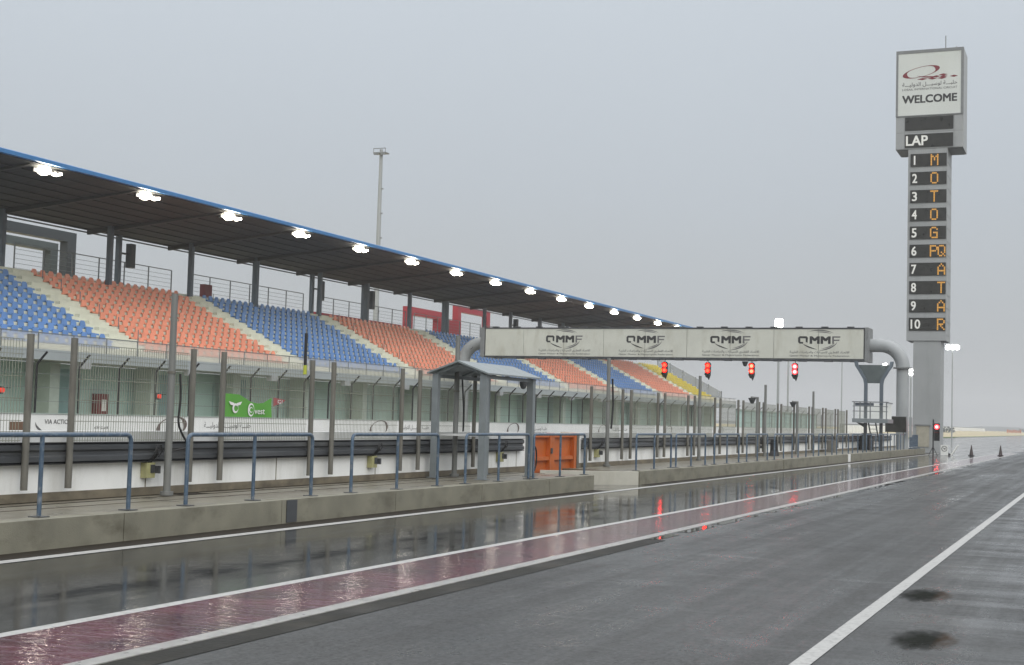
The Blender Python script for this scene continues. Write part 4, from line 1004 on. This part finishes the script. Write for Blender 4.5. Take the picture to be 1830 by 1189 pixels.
# red signal on a pole
t = thing('signal_post', 'pit exit signal on a pole with its red lamp lit', 'traffic light', (-10.55, 98.6, 0))
MB().cyl((-10.6, 98.6, 0), (-10.6, 98.6, 2.42), 0.045, n=8).build('pole', 'black', t)
MB().box(-10.53, -10.18, 98.5, 98.7, 0.98, 2.16).build('housing', 'black', t)
lens = MB().cyl((-10.36, 98.495, 1.92), (-10.36, 98.44, 1.92), 0.17, 0.155, n=14).build('lens', 'redlamp3', t)
MB().cyl((-10.36, 98.435, 1.92), (-10.36, 98.43, 1.92), 0.11, n=12).build('bulb', 'hot2', lens)
MB().cyl((-10.36, 98.495, 1.32), (-10.36, 98.46, 1.32), 0.14, n=14).build('dark_lens', 'screen', t)
mb = MB(); mb.box(-10.56, -10.16, 98.2, 98.499, 2.1, 2.13); mb.box(-10.52, -10.2, 98.25, 98.499, 1.52, 1.55); mb.build('visor', 'redbox', t)
mb = MB()
for sgn in (-1, 1): mb.prism([(-10.6+sgn*0.30, 0.0), (-10.6+sgn*0.26, 0.0), (-10.6+sgn*0.0, 0.55), (-10.6+sgn*0.04, 0.55)], 'y', 98.57, 98.63)
mb.build('stand', 'black', t)
# round sign on the low white board
t = thing('round_sign', 'white board with a round black ringed symbol at the kerb end', 'sign', (-9.9, 98.9, 0))
MB().box(-10.14, -9.66, 98.9, 98.96, 0.02, 0.72).build('board', 'board', t)
mb = MB(); crescent(mb, 'y', 98.894, -9.9, 0.47, 0.18, 0.18, 0, 360, 0.03, 30); 
vs = []
for k in range(25):
    q = 2*math.pi*k/24
    for rr in (0.19, 0.155): vs.append((-9.9+rr*math.cos(q), 98.892, 0.47+rr*math.sin(q)))
mb._add(vs, [(2*k, 2*k+1, 2*k+3, 2*k+2) for k in range(24)])
flat_poly(mb, 'y', 98.892, [(-10.0, .52), (-9.98, .55), (-9.82, .42), (-9.84, .39)]); flat_poly(mb, 'y', 98.892, [(-9.93, .42), (-9.87, .42), (-9.8, .54), (-9.86, .54)])
mb.build('symbol', 'ink', t)
# tilted white board and black sandbag
mb = MB(); mb.prism([(-9.62, 0.04), (-9.50, 0.02), (-9.10, 0.70), (-9.16, 0.74)], 'y', 99.9, 100.5)
solo(mb, 'tilted_board', 'board', 'white board lying tilted on the tarmac beside the round sign', 'board')
mb = MB(); mb.prism([(-9.95, 0.01), (-9.62, 0.01), (-9.55, 0.08), (-9.7, 0.2), (-9.92, 0.2)], 'y', 99.3, 99.8)
solo(mb, 'sandbag', 'black', 'black sandbag holding down the tilted white board', 'sandbag')
# cones
def cone(x, y, label):
    t = thing('traffic_cone', label, 'traffic cone', (x, y, 0), 'dark traffic cones at the end of the pit lane')
    MB().box(x-0.2, x+0.2, y-0.2, y+0.2, 0.005, 0.05).build('base', 'black', t)
    MB().cyl((x, y, 0.05), (x, y, 0.74), 0.14, 0.025, n=14).build('body', 'cone', t)
    MB().cyl((x, y, 0.30), (x, y, 0.42), 0.0955, 0.0765, n=14, cap=False).build('band', 'towerdark', t)
    return t
c0 = cone(-8.41, 101.9, 'left dark traffic cone standing at the pit lane end')
dup(c0, (1.64, 4.1, 0), 'right dark traffic cone standing at the pit lane end')

# ================================================================ MASTS
def mast(x, y, h, r0, r1, label, head, lw=1.0, lh=1.0, seg=None):
    t = thing('light_mast', label, 'light mast', (x, y, 0), 'tall floodlight masts around the circuit')
    MB().cyl((x, y, 0), (x, y, h), r0, r1, n=12).build('pole', 'mast', t)
    if head == 'ring':
        mb = MB(); mb.box(x-0.85, x+0.85, y-0.5, y+0.5, h-0.55, h-0.40); mb.box(x-0.85, x+0.85, y-0.5, y-0.42, h+0.02, h+0.10)
        for q in (-0.82, 0.78): mb.box(x+q, x+q+0.04, y-0.5, y-0.42, h-0.4, h+0.02)
        for q in (-0.7, -0.4, 0.25, 0.55): mb.box(x+q, x+q+0.26, y-0.62, y-0.5, h-0.75, h-0.42)
        mb.build('crown', 'towerdark', t)
        mb = MB()
        for z in (5, 8, 11, 14, 17, 20, 23, 26, 29): mb.box(x+0.2, x+0.45, y-0.1, y+0.1, z, z+0.12)
        mb.build('step', 'towerdark', t)
    else:
        MB().box(x-lw/2, x+lw/2, y+0.02, y+0.12, h-lh*0.5, h+lh*0.6).build('frame', 'towerdark', t)
        nx, nz = seg
        for i in range(nx):
            for j in range(nz):
                cx_ = x-lw/2+lw*(i+0.5)/nx; cz_ = h-lh*0.5+lh*(j+0.5)/nz
                MB().ball((cx_, y-0.12, cz_), min(lw/nx, lh/nz)*0.56, 10, 6).build('lamp', 'mastlamp', t)
    return t
mast(-81.2, 150, 33.9, 0.42, 0.20, 'tallest unlit mast rising behind the grandstand roof', 'ring')
mast(-42.9, 200, 16.3, 0.19, 0.15, 'lit mast rising above the right half of the gantry', 'lamps', 1.15, 1.2, (2, 2))
mast(-47.7, 230, 14.0, 0.16, 0.13, 'grey mast seen below the gantry beside the fourth traffic light', 'lamps', 0.8, 0.4, (2, 1))
mast(-42.4, 250, 15.0, 0.10, 0.09, 'thin mast seen below the right end of the gantry', 'lamps', 0.8, 0.4, (2, 1))
mast(-31.9, 260, 11.9, 0.20, 0.16, 'short lit mast between the gantry column and the lap tower', 'lamps', 0.8, 1.3, (1, 2))
mast(-28.6, 300, 18.6, 0.14, 0.11, 'lit mast standing right of the lap tower', 'lamps', 2.7, 1.2, (3, 1))

# ================================================================ DISTANCE
# sand bank rising away from the track, grass verge at its foot
mb = MB()
nx, ny = 14, 40
vs = []
for j in range(ny+1):
    y = 255+(1800-255)*(j/ny)**1.6
    for i in range(nx+1):
        x = -31.8-(330)*(i/nx)**1.8; d_ = -31.8-x
        z = -0.04+min(1.6, d_*0.055)+0.12*math.sin(x*0.13+y*0.021)*min(1, d_/10)
        z *= min(1, (y-250)/40.0); vs.append((x, y, z))
mb._add(vs, [(j*(nx+1)+i, (j+1)*(nx+1)+i, (j+1)*(nx+1)+i+1, j*(nx+1)+i+1) for j in range(ny) for i in range(nx)], True)
struct(mb, 'sand_bank', 'sand')
mb = MB(); mb.box(-33.2, -30.7, 262, 700, -0.02, 0.12); tag(mb.build('grass_verge', 'grass'), 'strip of green grass between the tarmac and the sand bank', 'grass', kind='stuff')
mb = MB(); mb.box(-30.69, -30.1, 330, 620, 0, 0.10); struct(mb, 'kerb_far', 'ledge').name = 'track_kerb'
# white tyre wall on the bank
mb = MB()
y = 256
while y < 800:
    x = -42.5-17*min(1, (y-256)/330.0); z = min(1.5, (-31.8-x)*0.05)
    mb.box(x-0.3, x+0.3, y, y+(0.9 if y < 350 else 2.4), z-0.2, z+1.55); y += 2.6 if y < 350 else 6.2
solo(mb, 'tyre_wall', 'board', 'distant row of white blocks along the sand bank at the horizon', 'barrier')
mb = MB()
y = 257
while y < 800:
    x = -43.4-17*min(1, (y-256)/330.0); z = min(1.5, (-31.8-x)*0.05)
    mb.box(x-0.4, x+0.2, y, y+5.8, z-0.2, z+1.75); y += 6
solo(mb, 'dark_tyre_row', 'towerdark', 'dark tyre row behind the white blocks on the sand bank', 'tyre wall')
mb = MB(); 
for k in range(7): mb.box(-36.0+0.8*k, -35.35+0.8*k, 600, 600.3, 1.2+0.1*(k % 2), 2.5-0.15*(k % 3))
solo(mb, 'orange_netting', 'orangenet', 'low orange netting near the horizon at the right edge', 'netting')
# far scrub on the horizon
mb = MB(); pts = []
N_ = 160
for i in range(N_+1):
    a = R(-75+120*i/N_); d_ = 2300
    x = d_*math.sin(a); y = d_*math.cos(a); h = 2.5+5.5*random.random()**2
    pts.append((x, y, h))
vs = []
for x, y, h in pts: vs += [(x, y, -0.5), (x, y, h), (x*1.05, y*1.05, h+1.5), (x*1.05, y*1.05, -0.5)]
mb._add(vs, [(4*i+k, 4*i+4+k, 4*i+5+k, 4*i+1+k) for i in range(N_) for k in range(3)])
struct(mb, 'hills', 'hill')
# lone bushes on the bank
def bush(x, y, z, r, label):
    mb = MB()
    for k in range(60):
        a = random.uniform(0, 6.28); rr = r*random.random()**0.5; hh = random.random()*r*0.8*(1-rr/r*0.6)
        c = Vector((x+rr*math.cos(a), y+rr*math.sin(a), z+hh)); s_ = r*random.uniform(0.12, 0.28)
        u = Vector((random.uniform(-1, 1), random.uniform(-1, 1), random.uniform(-1, 1))).normalized(); w = u.orthogonal().normalized()
        mb._add([c-u*s_, c+w*s_*0.6, c+u*s_, c-w*s_*0.6], [(0, 1, 2, 3)])
    solo(mb, 'bush', 'hill', label, 'bush', 'dark bushes on the horizon')
bush(-46, 470, 1.0, 2.6, 'dark bush beside the foot of the right hand lit mast'); bush(-62, 1250, 1.2, 5.0, 'dark bush on the horizon at the right picture edge')

# ================================================================ HAZE (thin drizzle in the air)
mb = MB().box(-2600, 2600, -60, 2700, -1.05, 60)
hz = mb.build('haze', bpy.data.materials.new('drizzle_haze')); tag(hz, 'thin grey drizzle haze filling the air over the circuit', 'haze', kind='stuff')
hm = hz.data.materials[0]; hm.use_nodes = True; hn = hm.node_tree; hn.nodes.clear()
ho = hn.nodes.new('ShaderNodeOutputMaterial'); pv = hn.nodes.new('ShaderNodeVolumePrincipled')
pv.inputs['Color'].default_value = (0.95, 0.96, 0.97, 1); pv.inputs['Density'].default_value = 0.0005
hn.links.new(pv.outputs[0], ho.inputs['Volume'])
